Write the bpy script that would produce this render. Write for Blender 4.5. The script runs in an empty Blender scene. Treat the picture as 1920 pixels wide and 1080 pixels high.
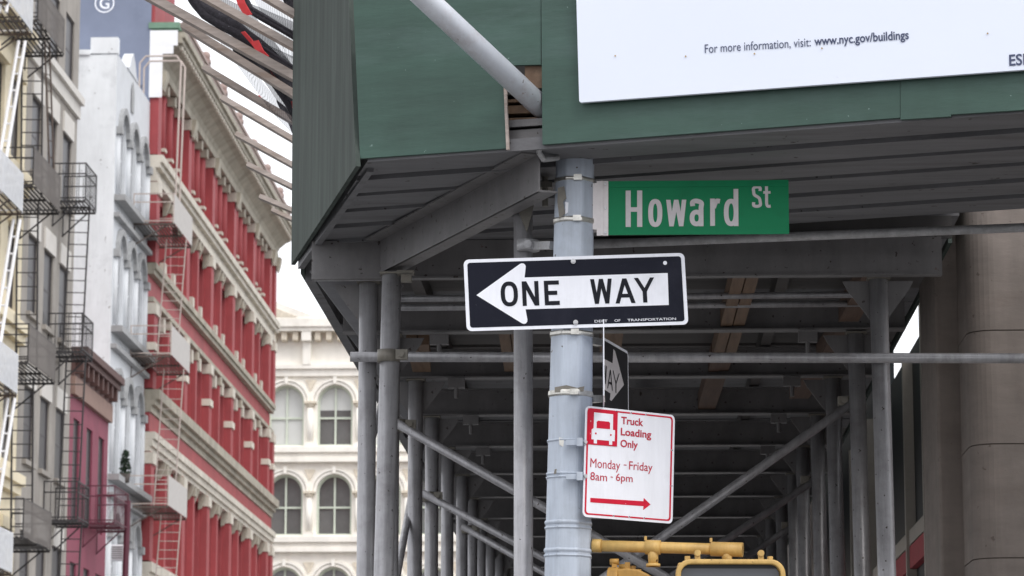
import bpy, math, random
from mathutils import Vector as V
random.seed(7)
S = bpy.context.scene
COL = S.collection
PI = math.pi
# ---------------------------------------------------------------- camera model (metres; +Y runs along the street)
FP = 5700.; AZ = math.atan(225/5790.); PT = math.atan(1020/FP)
ca, sa, cp, sp = math.cos(AZ), math.sin(AZ), math.cos(PT), math.sin(PT)
FW = V((-sa*cp, ca*cp, sp)); RT = V((ca, sa, 0)); UP = V((sa*sp, -ca*sp, cp)); EYE = V((0, 0, 1.6))
def ray(px, py): return FW + RT*((px-960)/FP) + UP*((540-py)/FP)
def aX(px, py, X): d = ray(px, py); return EYE + d*(X/d.x)
def aY(px, py, Y): d = ray(px, py); return EYE + d*(Y/d.y)
def aZ(px, py, Z): d = ray(px, py); return EYE + d*((Z-1.6)/d.z)
def aP(px, py, p, n): d = ray(px, py); return EYE + d*((p-EYE).dot(n)/d.dot(n))
# ---------------------------------------------------------------- materials
def lin(r, g, b):
    return tuple(((c/255)/12.92 if c <= 10 else ((c/255+.055)/1.055)**2.4) for c in (r, g, b))
def mat(name, col, rough=.6, var=.12, scale=6., metal=0., bump=0., stretch=(1, 1, 1), spec=.5, dirt=None, dirt_amt=.5, dirt_scale=1.5, edge=None, streak=None, chips=None):
    m = bpy.data.materials.new(name); m.use_nodes = True
    nt = m.node_tree; N = nt.nodes; L = nt.links
    b = N['Principled BSDF']; b.inputs['Roughness'].default_value = rough; b.inputs['Metallic'].default_value = metal
    b.inputs['Specular IOR Level'].default_value = spec
    tc = N.new('ShaderNodeTexCoord'); mp = N.new('ShaderNodeMapping'); mp.inputs['Scale'].default_value = stretch
    L.new(tc.outputs['Object'], mp.inputs['Vector'])
    no = N.new('ShaderNodeTexNoise'); no.inputs['Scale'].default_value = scale; no.inputs['Detail'].default_value = 6; no.inputs['Roughness'].default_value = .65
    L.new(mp.outputs[0], no.inputs['Vector'])
    rp = N.new('ShaderNodeMapRange'); rp.inputs[1].default_value = .3; rp.inputs[2].default_value = .7
    rp.inputs[3].default_value = 1-var; rp.inputs[4].default_value = 1+var
    L.new(no.outputs['Fac'], rp.inputs[0])
    mx = N.new('ShaderNodeMix'); mx.data_type = 'RGBA'; mx.blend_type = 'MULTIPLY'; mx.inputs[0].default_value = 1
    mx.inputs[6].default_value = (*col, 1); L.new(rp.outputs[0], mx.inputs[7])
    out = mx.outputs[2]
    if dirt:
        n2 = N.new('ShaderNodeTexNoise'); n2.inputs['Scale'].default_value = dirt_scale; n2.inputs['Detail'].default_value = 8; n2.inputs['Roughness'].default_value = .7
        L.new(mp.outputs[0], n2.inputs['Vector'])
        r2 = N.new('ShaderNodeMapRange'); r2.inputs[1].default_value = .52; r2.inputs[2].default_value = .75; r2.inputs[3].default_value = 0; r2.inputs[4].default_value = dirt_amt
        L.new(n2.outputs['Fac'], r2.inputs[0])
        m2 = N.new('ShaderNodeMix'); m2.data_type = 'RGBA'; L.new(r2.outputs[0], m2.inputs[0]); L.new(out, m2.inputs[6]); m2.inputs[7].default_value = (*dirt, 1)
        out = m2.outputs[2]
    if edge:   # small chips / specks
        n3 = N.new('ShaderNodeTexNoise'); n3.inputs['Scale'].default_value = edge[1]; n3.inputs['Detail'].default_value = 3
        L.new(tc.outputs['Object'], n3.inputs['Vector'])
        r3 = N.new('ShaderNodeMapRange'); r3.inputs[1].default_value = edge[2]; r3.inputs[2].default_value = edge[2]+.03
        L.new(n3.outputs['Fac'], r3.inputs[0])
        m3 = N.new('ShaderNodeMix'); m3.data_type = 'RGBA'; L.new(r3.outputs[0], m3.inputs[0]); L.new(out, m3.inputs[6]); m3.inputs[7].default_value = (*edge[0], 1)
        out = m3.outputs[2]
    if streak:   # run marks: (amount, stretch vector, scale)
        ms = N.new('ShaderNodeMapping'); ms.inputs['Scale'].default_value = streak[1]; L.new(tc.outputs['Object'], ms.inputs['Vector'])
        n4 = N.new('ShaderNodeTexNoise'); n4.inputs['Scale'].default_value = streak[2]; n4.inputs['Detail'].default_value = 7; n4.inputs['Roughness'].default_value = .7; L.new(ms.outputs[0], n4.inputs['Vector'])
        r4 = N.new('ShaderNodeMapRange'); r4.inputs[1].default_value = .38; r4.inputs[2].default_value = .62; r4.inputs[3].default_value = 1-streak[0]; r4.inputs[4].default_value = 1+streak[0]*.35; L.new(n4.outputs['Fac'], r4.inputs[0])
        m4 = N.new('ShaderNodeMix'); m4.data_type = 'RGBA'; m4.blend_type = 'MULTIPLY'; m4.inputs[0].default_value = 1; L.new(out, m4.inputs[6]); L.new(r4.outputs[0], m4.inputs[7]); out = m4.outputs[2]
    if chips:    # second set of flakes: (colour, scale, threshold)
        n5 = N.new('ShaderNodeTexNoise'); n5.inputs['Scale'].default_value = chips[1]; n5.inputs['Detail'].default_value = 5; n5.inputs['Roughness'].default_value = .75; L.new(mp.outputs[0], n5.inputs['Vector'])
        r5 = N.new('ShaderNodeMapRange'); r5.inputs[1].default_value = chips[2]; r5.inputs[2].default_value = chips[2]+.02; r5.inputs[4].default_value = .85; L.new(n5.outputs['Fac'], r5.inputs[0])
        m5 = N.new('ShaderNodeMix'); m5.data_type = 'RGBA'; L.new(r5.outputs[0], m5.inputs[0]); L.new(out, m5.inputs[6]); m5.inputs[7].default_value = (*chips[0], 1); out = m5.outputs[2]
    L.new(out, b.inputs['Base Color'])
    if bump:
        bp = N.new('ShaderNodeBump'); bp.inputs['Strength'].default_value = bump; bp.inputs['Distance'].default_value = .01
        L.new(no.outputs['Fac'], bp.inputs['Height']); L.new(bp.outputs[0], b.inputs['Normal'])
    return m
M = {}
M['ply'] = mat('green_plywood', lin(58, 84, 75), .58, .2, 1.6, bump=.35, stretch=(1, 1, 5), dirt=lin(82, 104, 100), dirt_amt=.65, dirt_scale=.9, edge=(lin(120, 142, 136), 48, .74), streak=(.1, (1.2, 1.2, .35), 1.6), chips=(lin(44, 58, 54), 9, .70))
M['plyside'] = mat('faded_sheen_plywood', lin(72, 80, 76), .75, .14, 3, bump=.2, stretch=(4, 4, .7), dirt=lin(88, 94, 90), dirt_amt=.5, spec=.1, streak=(.25, (3, 3, .25), 2.0))  # greyer than the front: fading plus grazing sky sheen put into the colour
M['grey'] = mat('grey_scaffold_paint', lin(112, 110, 111), .5, .14, 6, bump=.12, dirt=lin(84, 80, 78), dirt_amt=.5, dirt_scale=2.5, edge=(lin(58, 50, 46), 34, .67), streak=(.14, (3, 3, .8), 3), chips=(lin(90, 66, 54), 12, .675))
M['tube'] = mat('grey_tube_paint', lin(168, 167, 170), .38, .12, 10, metal=.35, bump=.1, dirt=lin(104, 98, 96), dirt_amt=.5, dirt_scale=4, edge=(lin(66, 56, 50), 44, .69), streak=(.2, (9, 9, .7), 3), chips=(lin(208, 206, 206), 14, .69))
M['deck'] = mat('grey_deck_boards', lin(108, 108, 111), .65, .18, 3, bump=.3, stretch=(.6, 4, 4), dirt=lin(66, 62, 62), dirt_amt=.65, dirt_scale=1.3, edge=(lin(50, 44, 42), 16, .70), chips=(lin(104, 74, 60), 2.2, .72))
M['deckdark'] = mat('dirty_deck_boards', lin(90, 87, 86), .7, .2, 3, bump=.3, stretch=(.6, 4, 4), dirt=lin(66, 58, 54), dirt_amt=.6, dirt_scale=1.5)
M['darkcover'] = mat('dark_cover_boards', lin(70, 68, 68), .8, .2, 4)  # dark tone for added covers and the strip that stands for shade
M['timber'] = mat('brown_timber', lin(112, 90, 72), .7, .25, 4, bump=.3, stretch=(8, .6, 8), dirt=lin(92, 66, 48), dirt_amt=.7)
M['timberdark'] = mat('dark_brown_timber', lin(90, 70, 58), .75, .25, 4, bump=.3, stretch=(8, .6, 8), dirt=lin(80, 58, 46), dirt_amt=.6)
M['board'] = mat('grey_brown_board', lin(172, 160, 153), .75, .2, 5, bump=.3, stretch=(1.2, 8, 8), dirt=lin(132, 106, 84), dirt_amt=.8, dirt_scale=2)
M['galv'] = mat('galvanised_steel', lin(172, 172, 174), .5, .22, 28, metal=.25, dirt=lin(120, 116, 112), dirt_amt=.6, dirt_scale=12)
M['mast'] = mat('worn_grey_mast', lin(208, 212, 220), .38, .1, 8, dirt=lin(160, 142, 136), dirt_amt=.6, dirt_scale=5, bump=.1, chips=(lin(150, 122, 112), 16, .67), edge=(lin(110, 92, 86), 50, .70))
M['pole'] = mat('pale_blue_grey_paint', lin(184, 193, 206), .4, .08, 4, bump=.3, dirt=lin(150, 156, 164), dirt_amt=.6, dirt_scale=3, edge=(lin(92, 86, 82), 40, .715), streak=(.12, (8, 8, .6), 3), chips=(lin(128, 126, 124), 11, .715))
M['steel'] = mat('stainless_band', lin(200, 198, 192), .28, .2, 30, metal=.8, dirt=lin(90, 80, 70), dirt_amt=.7, dirt_scale=14)
M['clamp'] = mat('dirty_clamp', lin(122, 118, 110), .55, .25, 20, metal=.2, dirt=lin(84, 72, 60), dirt_amt=.7, dirt_scale=10)
M['white'] = mat('white_sign_sheet', lin(240, 242, 250), .4, .025, 3, dirt=lin(214, 216, 222), dirt_amt=.5, dirt_scale=5, streak=(.05, (8, 8, 1), 3))
M['black'] = mat('black_sign_sheet', lin(26, 28, 40), .5, .1, 5, spec=.12, dirt=lin(44, 45, 56), dirt_amt=.6, dirt_scale=4, edge=(lin(90, 90, 98), 50, .74))
M['dullblack'] = mat('greyer_black_sheet', lin(48, 48, 51), .6, .12, 6, spec=.1)  # greyer black for the field of the bent sign
M['ink'] = mat('dark_ink', lin(26, 28, 36), .5, .05, 8, spec=.15)
M['inkblue'] = mat('navy_ink', lin(66, 74, 104), .5, .05, 8)
M['red'] = mat('red_ink', lin(204, 22, 54), .45, .08, 20, spec=.2, edge=(lin(235, 225, 228), 60, .72))
M['textred'] = mat('thin_red_ink', lin(186, 30, 58), .45, .05, 20)
M['green'] = mat('street_sign_green', lin(10, 132, 86), .42, .08, 5, spec=.2, dirt=lin(14, 104, 70), dirt_amt=.6, dirt_scale=5)
M['silver'] = mat('reflective_lettering', lin(212, 207, 209), .4, .06, 30)
M['bracket'] = mat('aluminium_bracket', lin(214, 208, 208), .4, .1, 14, metal=.3)
M['bolt'] = mat('zinc_bolt', lin(190, 190, 192), .35, .1, 30, metal=.6)
M['yellow'] = mat('signal_yellow', lin(204, 168, 100), .5, .12, 8, bump=.12, dirt=lin(160, 124, 70), dirt_amt=.7, dirt_scale=5, edge=(lin(104, 72, 44), 46, .68), streak=(.15, (6, 6, 1), 4), chips=(lin(190, 174, 140), 14, .70))
M['ochre'] = mat('darker_signal_yellow', lin(172, 130, 60), .55, .16, 8, bump=.1, dirt=lin(120, 86, 42), dirt_amt=.7, dirt_scale=5, edge=(lin(90, 62, 40), 40, .70), streak=(.2, (6, 6, 1), 4))  # browner, darker yellow for the sideways signal head
M['visor'] = mat('signal_visor', lin(40, 42, 46), .5, .1, 9)
M['lens'] = mat('signal_lens', lin(84, 86, 92), .22, .08, 5)
M['board_white'] = mat('white_notice_sheet', lin(232, 238, 252), .5, .015, 1.2, edge=(lin(214, 216, 226), 9, .74))
M['rust'] = mat('rust_mark', lin(176, 150, 110), .8, .3, 30)
M['stone'] = mat('brown_stone', lin(124, 115, 109), .88, .14, 3, bump=.4, stretch=(1, 1, 3), dirt=lin(114, 102, 95), dirt_amt=.6, dirt_scale=1.4, edge=(lin(100, 90, 84), 30, .69), streak=(.12, (3, 3, .6), 2))
M['joint'] = mat('stone_joint', lin(92, 83, 77), .9, .1, 8)
M['aluminium'] = mat('shopfront_frame', lin(150, 144, 136), .4, .1, 8, metal=.2)
M['darkglass'] = mat('shop_glass', lin(38, 42, 44), .5, .2, .8, spec=.15)
M['awning'] = mat('red_awning', lin(150, 40, 50), .7, .15, 6)
M['poster'] = mat('shop_poster', lin(150, 152, 158), .5, .25, 2.5, dirt=lin(90, 100, 126), dirt_amt=.8, dirt_scale=3)
# facades
M['beige'] = mat('beige_grey_stucco', lin(166, 160, 153), .9, .1, 1.2, bump=.2, dirt=lin(132, 126, 120), dirt_amt=.6, dirt_scale=.5, streak=(.15, (1, 1, .15), 1.5))
M['cream'] = mat('cream_stone', lin(238, 226, 198), .85, .08, 1.2, dirt=lin(196, 180, 150), dirt_amt=.5, dirt_scale=.7)
M['lintel'] = mat('pale_lintel', lin(216, 212, 206), .85, .06, 2)
M['maroon'] = mat('maroon_paint', lin(140, 70, 88), .75, .12, 1.2, dirt=lin(112, 58, 72), dirt_amt=.5, dirt_scale=.8)
M['maroontrim'] = mat('dark_brown_cornice', lin(96, 70, 66), .7, .14, 2)
M['maroonfrieze'] = mat('tan_frieze', lin(148, 122, 112), .8, .1, 2)
M['partywall'] = mat('whitewashed_wall', lin(240, 243, 246), .9, .06, .9, bump=.3, dirt=lin(190, 193, 196), dirt_amt=.75, dirt_scale=.9, edge=(lin(160, 158, 158), 3.5, .70), streak=(.1, (1, 1, .2), 1.2))
M['whitefront'] = mat('white_cast_iron', lin(214, 217, 221), .7, .06, 1.5, dirt=lin(190, 192, 192), dirt_amt=.5, dirt_scale=.8)
M['trimgrey'] = mat('grey_moulding', lin(164, 165, 166), .75, .14, 3)
M['bluewall'] = mat('blue_grey_wall', lin(126, 134, 154), .9, .09, .8, dirt=lin(100, 108, 126), dirt_amt=.5, dirt_scale=.6, edge=(lin(88, 92, 108), 1.3, .7))
M['redwall'] = mat('red_cast_iron', lin(164, 70, 74), .65, .1, 1.2, dirt=lin(140, 62, 66), dirt_amt=.6, dirt_scale=.7, streak=(.14, (1, 1, .15), 1.5), chips=(lin(190, 120, 116), 1.8, .73))
M['redshade'] = mat('shaded_red_wall', lin(114, 50, 55), .7, .1, 1.2)  # red wall darkened in its colour for shade in the recesses
M['cornice'] = mat('stone_grey_cornice', lin(176, 169, 154), .8, .14, 1.6, dirt=lin(126, 118, 104), dirt_amt=.65, dirt_scale=.9, streak=(.2, (1, 1, .3), 1.6))
M['cornicelight'] = mat('cream_moulding', lin(212, 205, 192), .75, .1, 1.6, dirt=lin(160, 150, 134), dirt_amt=.6, dirt_scale=1, streak=(.15, (1, 1, .3), 1.6))
M['corniceskylit'] = mat('skylit_cornice_end', lin(236, 236, 238), .7, .05, 2)  # sky light on the end face is put into this white
M['copper'] = mat('green_copper', lin(112, 142, 122), .8, .15, 3)
M['pinkish'] = mat('pinkish_parapet', lin(172, 152, 146), .8, .1, 2)
M['arcade'] = mat('ivory_stone', lin(252, 248, 239), .8, .05, .8, bump=.15, dirt=lin(222, 214, 200), dirt_amt=.55, dirt_scale=.5, streak=(.08, (1, 1, .3), 1))
M['arcadecarve'] = mat('carved_ivory_stone', lin(222, 212, 194), .85, .2, 5, bump=.8)
M['glass'] = mat('window_glass', lin(104, 106, 106), .12, .3, .35, spec=.6)
M['darkpane'] = mat('dark_side_glass', lin(58, 56, 60), .35, .2, .5, spec=.25)
M['palegl'] = mat('window_with_blind', lin(206, 208, 206), .35, .05, .8)
M['greygl'] = mat('window_reflecting_sky', lin(150, 152, 156), .2, .18, .5)
M['sash'] = mat('pale_green_sash', lin(206, 214, 200), .6, .05, 3)
M['darksash'] = mat('dark_sash', lin(84, 80, 82), .6, .1, 3)
M['iron'] = mat('black_iron', lin(52, 50, 52), .6, .15, 5)
M['ironbrown'] = mat('brown_grating', lin(92, 80, 74), .7, .15, 5)
M['ironwhite'] = mat('white_painted_iron', lin(232, 232, 236), .6, .05, 3)
M['ironpale'] = mat('pale_painted_iron', lin(192, 178, 170), .6, .1, 3)
M['ironmaroon'] = mat('maroon_iron', lin(92, 40, 56), .6, .1, 3)
M['asphalt'] = mat('asphalt', (.11, .11, .112), .9, .25, 6, bump=.3)
M['concrete'] = mat('concrete_pavement', (.42, .41, .395), .9, .12, 2, bump=.2)
M['leaf'] = mat('leaf', (.03, .055, .03), .8, .4, 4)
M['terracotta'] = mat('dark_pot', lin(90, 84, 80), .8, .1, 4)
M['tape'] = mat('red_tape', lin(214, 62, 66), .6, .2, 8)
M['netblack'] = mat('black_net_fold', lin(46, 44, 50), .95, .45, 60, bump=.8, chips=(lin(120, 120, 128), 70, .64))
def net_material(name, k, col, sc, spread=.5):
    m = bpy.data.materials.new(name); m.use_nodes = True; nt = m.node_tree; N = nt.nodes; L = nt.links
    b = N['Principled BSDF']; b.inputs['Base Color'].default_value = (*col, 1); b.inputs['Roughness'].default_value = .8
    tr = N.new('ShaderNodeBsdfTransparent'); mx = N.new('ShaderNodeMixShader')
    tc = N.new('ShaderNodeTexCoord')
    w = N.new('ShaderNodeTexWave'); w.wave_type = 'BANDS'; w.bands_direction = 'X'; w.inputs['Scale'].default_value = sc; w.inputs['Distortion'].default_value = .25; w.inputs['Detail'].default_value = 1
    L.new(tc.outputs['Object'], w.inputs['Vector'])
    r = N.new('ShaderNodeMapRange'); r.inputs[1].default_value = .55; r.inputs[2].default_value = .95; r.inputs[3].default_value = k; r.inputs[4].default_value = min(1, k+spread)
    L.new(w.outputs['Fac'], r.inputs[0]); L.new(r.outputs[0], mx.inputs[0]); L.new(tr.outputs[0], mx.inputs[1]); L.new(b.outputs[0], mx.inputs[2])
    L.new(mx.outputs[0], N['Material Output'].inputs['Surface'])
    return m
M['net'] = net_material('black_debris_netting', .36, lin(96, 96, 104), 26, .2)
M['netdense'] = net_material('dense_black_netting', .62, lin(50, 48, 54), 30, .15)
M['meshrail'] = net_material('white_wire_mesh', .45, lin(226, 228, 232), 6)
M['meshdark'] = net_material('dark_bar_railing', .28, lin(112, 106, 102), 6)
M['meshpale'] = net_material('pale_bar_railing', .6, lin(206, 202, 198), 5)
# ---------------------------------------------------------------- geometry collector
ORG = {}
class G:
    def __init__(s): s.v = []; s.f = []; s.sm = []
    def add(s, vs, fs, smooth=False):
        b = len(s.v); s.v += [V(p) for p in vs]; s.f += [[i+b for i in f] for f in fs]; s.sm += [smooth]*len(fs); return s
    def box(s, x0, x1, y0, y1, z0, z1):
        return s.add([(x0,y0,z0),(x1,y0,z0),(x1,y1,z0),(x0,y1,z0),(x0,y0,z1),(x1,y0,z1),(x1,y1,z1),(x0,y1,z1)],
                     [(0,3,2,1),(4,5,6,7),(0,1,5,4),(1,2,6,5),(2,3,7,6),(3,0,4,7)])
    def prism(s, pts, d):           # polygon extruded along vector d
        n = len(pts); pts = [V(p) for p in pts]; d = V(d)
        nrm = V((0,0,0))
        for i in range(n): nrm += pts[i].cross(pts[(i+1) % n])
        if nrm.dot(d) > 0: pts = pts[::-1]
        return s.add(pts+[p+d for p in pts], [list(range(n)), [n+i for i in range(n)][::-1]]+[(i, n+i, n+(i+1) % n, (i+1) % n)[::1] for i in range(n)])
    def bar(s, p0, p1, w, h, up=(0,0,1)):
        p0, p1 = V(p0), V(p1); d = (p1-p0).normalized(); u = V(up)
        a = d.cross(u)
        if a.length < 1e-4: a = d.cross(V((0,1,0)))
        a.normalize(); b = a.cross(d).normalized()
        a *= w/2; b *= h/2
        return s.prism([p0-a-b, p0+a-b, p0+a+b, p0-a+b], p1-p0)
    def tube(s, p0, p1, r, n=14, r2=None, caps=True):
        p0, p1 = V(p0), V(p1); r2 = r if r2 is None else r2
        d = (p1-p0).normalized(); a = d.cross(V((0,0,1)))
        if a.length < 1e-3: a = V((1,0,0))
        a.normalize(); b = d.cross(a)
        vs = []
        for p, q in ((p0, r), (p1, r2)):
            for i in range(n):
                t = 2*PI*(i+.5)/n; vs.append(p+a*math.cos(t)*q+b*math.sin(t)*q)
        s.add(vs, [(i, (i+1) % n, n+(i+1) % n, n+i) for i in range(n)], n > 9)
        if caps:
            k = len(s.v)-2*n
            s.f += [[k+i for i in range(n)][::-1], [k+n+i for i in range(n)]]; s.sm += [False, False]
        return s
    def path(s, pts, r, n=8):
        pts = [V(p) for p in pts]
        for i in range(len(pts)-1):
            s.tube(pts[i], pts[i+1], r, n)
        return s
    def ball(s, c, r, n=8, m=6):
        c = V(c); vs = [c+V((0,0,r))]
        for j in range(1, m):
            for i in range(n):
                t = PI*j/m; q = 2*PI*i/n; vs.append(c+V((math.sin(t)*math.cos(q), math.sin(t)*math.sin(q), math.cos(t)))*r)
        vs.append(c-V((0,0,r))); fs = [(0, 1+i, 1+(i+1) % n) for i in range(n)]
        for j in range(m-2):
            for i in range(n): fs.append((1+j*n+i, 1+(j+1)*n+i, 1+(j+1)*n+(i+1) % n, 1+j*n+(i+1) % n))
        L = len(vs)-1; fs += [(L, L-n+(i+1) % n, L-n+i) for i in range(n)]
        return s.add(vs, fs, True)
    def quad(s, *p): return s.add(p, [tuple(range(len(p)))])
    def obj(s, name, m, parent=None, org=None, bevel=0):
        o0 = ORG[parent.name] if parent else V(org if org is not None else (0,0,0))
        me = bpy.data.meshes.new(name)
        me.from_pydata([tuple(p-o0) for p in s.v], [], s.f); me.materials.append(M[m] if isinstance(m, str) else m)
        me.polygons.foreach_set('use_smooth', s.sm); me.update()
        o = bpy.data.objects.new(name, me); COL.objects.link(o)
        if parent: o.parent = parent
        else: o.location = o0
        ORG[o.name] = o0
        if bevel:
            b = o.modifiers.new('edge', 'BEVEL'); b.width = bevel; b.segments = 2; b.limit_method = 'ANGLE'
        return o
def tag(o, label=None, cat=None, group=None, kind=None):
    if label: o['label'] = label
    if cat: o['category'] = cat
    if group: o['group'] = group
    if kind: o['kind'] = kind
    return o
def thing(name, label, cat, loc=(0,0,0), group=None):
    o = bpy.data.objects.new(name, None); COL.objects.link(o); o.location = loc; ORG[o.name] = V(loc); o.empty_display_size = .2
    return tag(o, label, cat, group)
def dup(o, off, parent=None, kids=None):      # copy of a part (and its sub-parts) moved by off
    c = o.copy(); COL.objects.link(c); c.parent = parent or o.parent; c.location = V(o.location)+V(off); ORG[c.name] = ORG[o.name]
    for k in (kids if kids is not None else [x for x in o.children]):
        d = k.copy(); COL.objects.link(d); d.parent = c; ORG[d.name] = ORG[k.name]
    return c
class Plane:
    """affine frame from three corners: u runs TL>TR, v runs TL>BL"""
    def __init__(s, tl, tr, bl):
        s.o, s.ux, s.uy = V(tl), V(tr)-V(tl), V(bl)-V(tl); s.n = s.uy.cross(s.ux).normalized()
        if s.n.dot(EYE-s.o) < 0: s.n = -s.n
    def p(s, u, v, h=0): return s.o+s.ux*u+s.uy*v+s.n*h
    def rrect(s, u0, v0, u1, v1, r, h, k=5):
        W, H = s.ux.length, s.uy.length; ru, rv = r/W, r/H; out = []
        for cu, cv, t0 in ((u1-ru, v0+rv, -90), (u1-ru, v1-rv, 0), (u0+ru, v1-rv, 90), (u0+ru, v0+rv, 180)):
            for i in range(k+1):
                t = math.radians(t0+90*i/k); out.append(s.p(cu+ru*math.cos(t), cv+rv*math.sin(t), h))
        return out
    def plate(s, g, poly, t): return g.prism(poly, -s.n*t)
    def sheet(s, g, uv, h): return g.prism([s.p(u, v, h) for u, v in uv], -s.n*.0012)
    def disc(s, g, u, v, r, h, n=12):
        a = s.ux.normalized(); b = s.uy.normalized(); c = s.p(u, v, h)
        return g.prism([c+a*r*math.cos(2*PI*i/n)+b*r*math.sin(2*PI*i/n) for i in range(n)], -s.n*.0012)
TXT = {}
def text_shape(t, bold):
    k = (t, bold)
    if k not in TXT:
        cu = bpy.data.curves.new('lettering', 'FONT'); cu.body = t; cu.size = 1; cu.offset = bold; cu.resolution_u = 4
        o = bpy.data.objects.new('lettering', cu); COL.objects.link(o)
        bpy.context.view_layer.update()
        me = bpy.data.meshes.new_from_object(o.evaluated_get(bpy.context.evaluated_depsgraph_get()))
        vs = [(v.co.x, v.co.y) for v in me.vertices]; fs = [list(p.vertices) for p in me.polygons]
        bpy.data.objects.remove(o); bpy.data.curves.remove(cu); bpy.data.meshes.remove(me)
        x0, x1 = min(v[0] for v in vs), max(v[0] for v in vs); y0, y1 = min(v[1] for v in vs), max(v[1] for v in vs)
        TXT[k] = ([((x-x0)/(x1-x0), (y1-y)/(y1-y0)) for x, y in vs], fs)
    return TXT[k]
def write(g, pl, t, u0, v0, u1, v1, h, bold=0):
    vs, fs = text_shape(t, bold)
    pts = [pl.p(u0+(u1-u0)*x, v0+(v1-v0)*y, h) for x, y in vs]
    # make the faces look at the reader
    if fs:
        a, b, c = (pts[i] for i in fs[0][:3])
        if (b-a).cross(c-a).dot(pl.n) < 0: fs = [f[::-1] for f in fs]
    return g.add(pts, fs)

def highway(g, pl, ch, u0, v0, u1, v1, h, sw):
    """even-stroke road-sign letter drawn as ribbons; sw = stroke width as a share of the box height"""
    W = (u1-u0)*pl.ux.length; Hh = (v1-v0)*pl.uy.length; s_ = sw*Hh; n_ = [0]
    def P(x, y): return pl.p(u0+x/pl.ux.length, v0+y/pl.uy.length, h+n_[0]*.00012)
    def face(pts):
        q = [P(x, y) for x, y in pts]; nn = V((0, 0, 0))
        for i in range(len(q)): nn += (q[i]-q[0]).cross(q[(i+1) % len(q)]-q[0])
        g.add(q if nn.dot(pl.n) > 0 else q[::-1], [tuple(range(len(q)))]); 
    def slant(xt, xb, yt=0, yb=None, w=None):
        w = w or s_; yb = Hh if yb is None else yb; face([(xt, yt), (xt+w, yt), (xb+w, yb), (xb, yb)]); n_[0] += 1
    def rect(x0, x1, y0, y1): face([(x0, y0), (x1, y0), (x1, y1), (x0, y1)]); n_[0] += 1
    def ribbon_(pts, closed=False, wt=1.0):
        k = len(pts); lr = []
        for i in range(k):
            a = pts[(i-1) % k] if closed or i else pts[i]; b = pts[(i+1) % k] if closed or i < k-1 else pts[i]
            dx, dy = b[0]-a[0], b[1]-a[1]; l = math.hypot(dx, dy) or 1; lr.append((pts[i][0]-dy/l*s_*wt/2, pts[i][1]+dx/l*s_*wt/2, pts[i][0]+dy/l*s_*wt/2, pts[i][1]-dx/l*s_*wt/2))
        for i in range(k if closed else k-1):
            a, b = lr[i], lr[(i+1) % k]; face([(a[0], a[1]), (b[0], b[1]), (b[2], b[3]), (a[2], a[3])])
        n_[0] += 1
    def loop(x0, x1, y0, y1, e=2.5):
        cx, cy, rx, ry = (x0+x1)/2, (y0+y1)/2, (x1-x0-s_)/2, (y1-y0-s_)/2; f = lambda t: math.copysign(abs(t)**(2/e), t)
        ribbon_([(cx+rx*f(math.cos(2*PI*i/36)), cy+ry*f(math.sin(2*PI*i/36))) for i in range(36)], True)
    def curve(pts, wt=1.0):
        out = []; q = [pts[0]]+pts+[pts[-1]]
        for i in range(1, len(q)-2):
            for j in range(8):
                t = j/8; out.append(tuple(.5*(2*q[i][c]+(q[i+1][c]-q[i-1][c])*t+(2*q[i-1][c]-5*q[i][c]+4*q[i+1][c]-q[i+2][c])*t*t+(3*q[i][c]-q[i-1][c]-3*q[i+1][c]+q[i+2][c])*t**3) for c in (0, 1)))
        ribbon_(out+[pts[-1]], False, wt)
    L_, R_, T_, B_ = s_/2, W-s_/2, s_/2, Hh-s_/2
    if ch in 'Oo': loop(0, W, 0, Hh)
    elif ch == 'N': rect(0, s_, 0, Hh); rect(W-s_, W, 0, Hh); slant(0, W-s_*1.1, w=s_*1.1)
    elif ch == 'E': rect(0, s_, 0, Hh); rect(s_, W, 0, s_); rect(s_, W, Hh-s_, Hh); rect(s_, W*.86, Hh/2-s_/2, Hh/2+s_/2)
    elif ch in 'Ww': m = s_*.95; slant(0, W*.26-m/2, w=m); slant(W/2-m/2, W*.26-m/2, w=m); slant(W/2-m/2, W*.74-m/2, w=m); slant(W-m, W*.74-m/2, w=m)
    elif ch == 'A': slant(W/2-s_/2, 0); slant(W/2-s_/2, W-s_); rect(W*.24, W*.76, Hh*.62, Hh*.62+s_*.9)
    elif ch == 'Y': slant(0, W/2-s_/2, 0, Hh*.56); slant(W-s_, W/2-s_/2, 0, Hh*.56); rect(W/2-s_/2, W/2+s_/2, Hh*.54, Hh)
    elif ch == 'H': rect(0, s_, 0, Hh); rect(W-s_, W, 0, Hh); rect(s_, W-s_, Hh*.46, Hh*.46+s_*.9)
    elif ch == 'a': loop(0, W, Hh*.4, Hh, 2.3); curve([(L_*1.3, Hh*.27), (W*.22, T_*1.5), (W*.5, T_), (W*.85, T_*1.9), (R_, Hh*.34), (R_, Hh*.6)]); rect(W-s_, W, Hh*.4, Hh)
    elif ch == 'r': rect(0, s_, 0, Hh); curve([(s_*.7, Hh*.34), (s_*1.1, Hh*.16), (W*.68, T_*1.05), (W, T_*1.2)])
    elif ch == 'd': rect(W-s_, W, 0, Hh); loop(0, W, Hh*.265, Hh, 2.4)
    elif ch == 'S': curve([(R_, Hh*.25), (W*.84, Hh*.11), (W*.5, T_), (W*.16, Hh*.13), (L_, Hh*.27), (W*.25, Hh*.42), (W*.72, Hh*.56), (R_, Hh*.73), (W*.84, Hh*.88), (W*.5, B_), (W*.16, Hh*.89), (L_, Hh*.75)])
    elif ch == 't': curve([(W*.45, 0), (W*.45, Hh*.5), (W*.46, Hh*.82), (W*.62, B_), (W, B_)]); rect(0, W, Hh*.24, Hh*.24+s_*.9)

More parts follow.
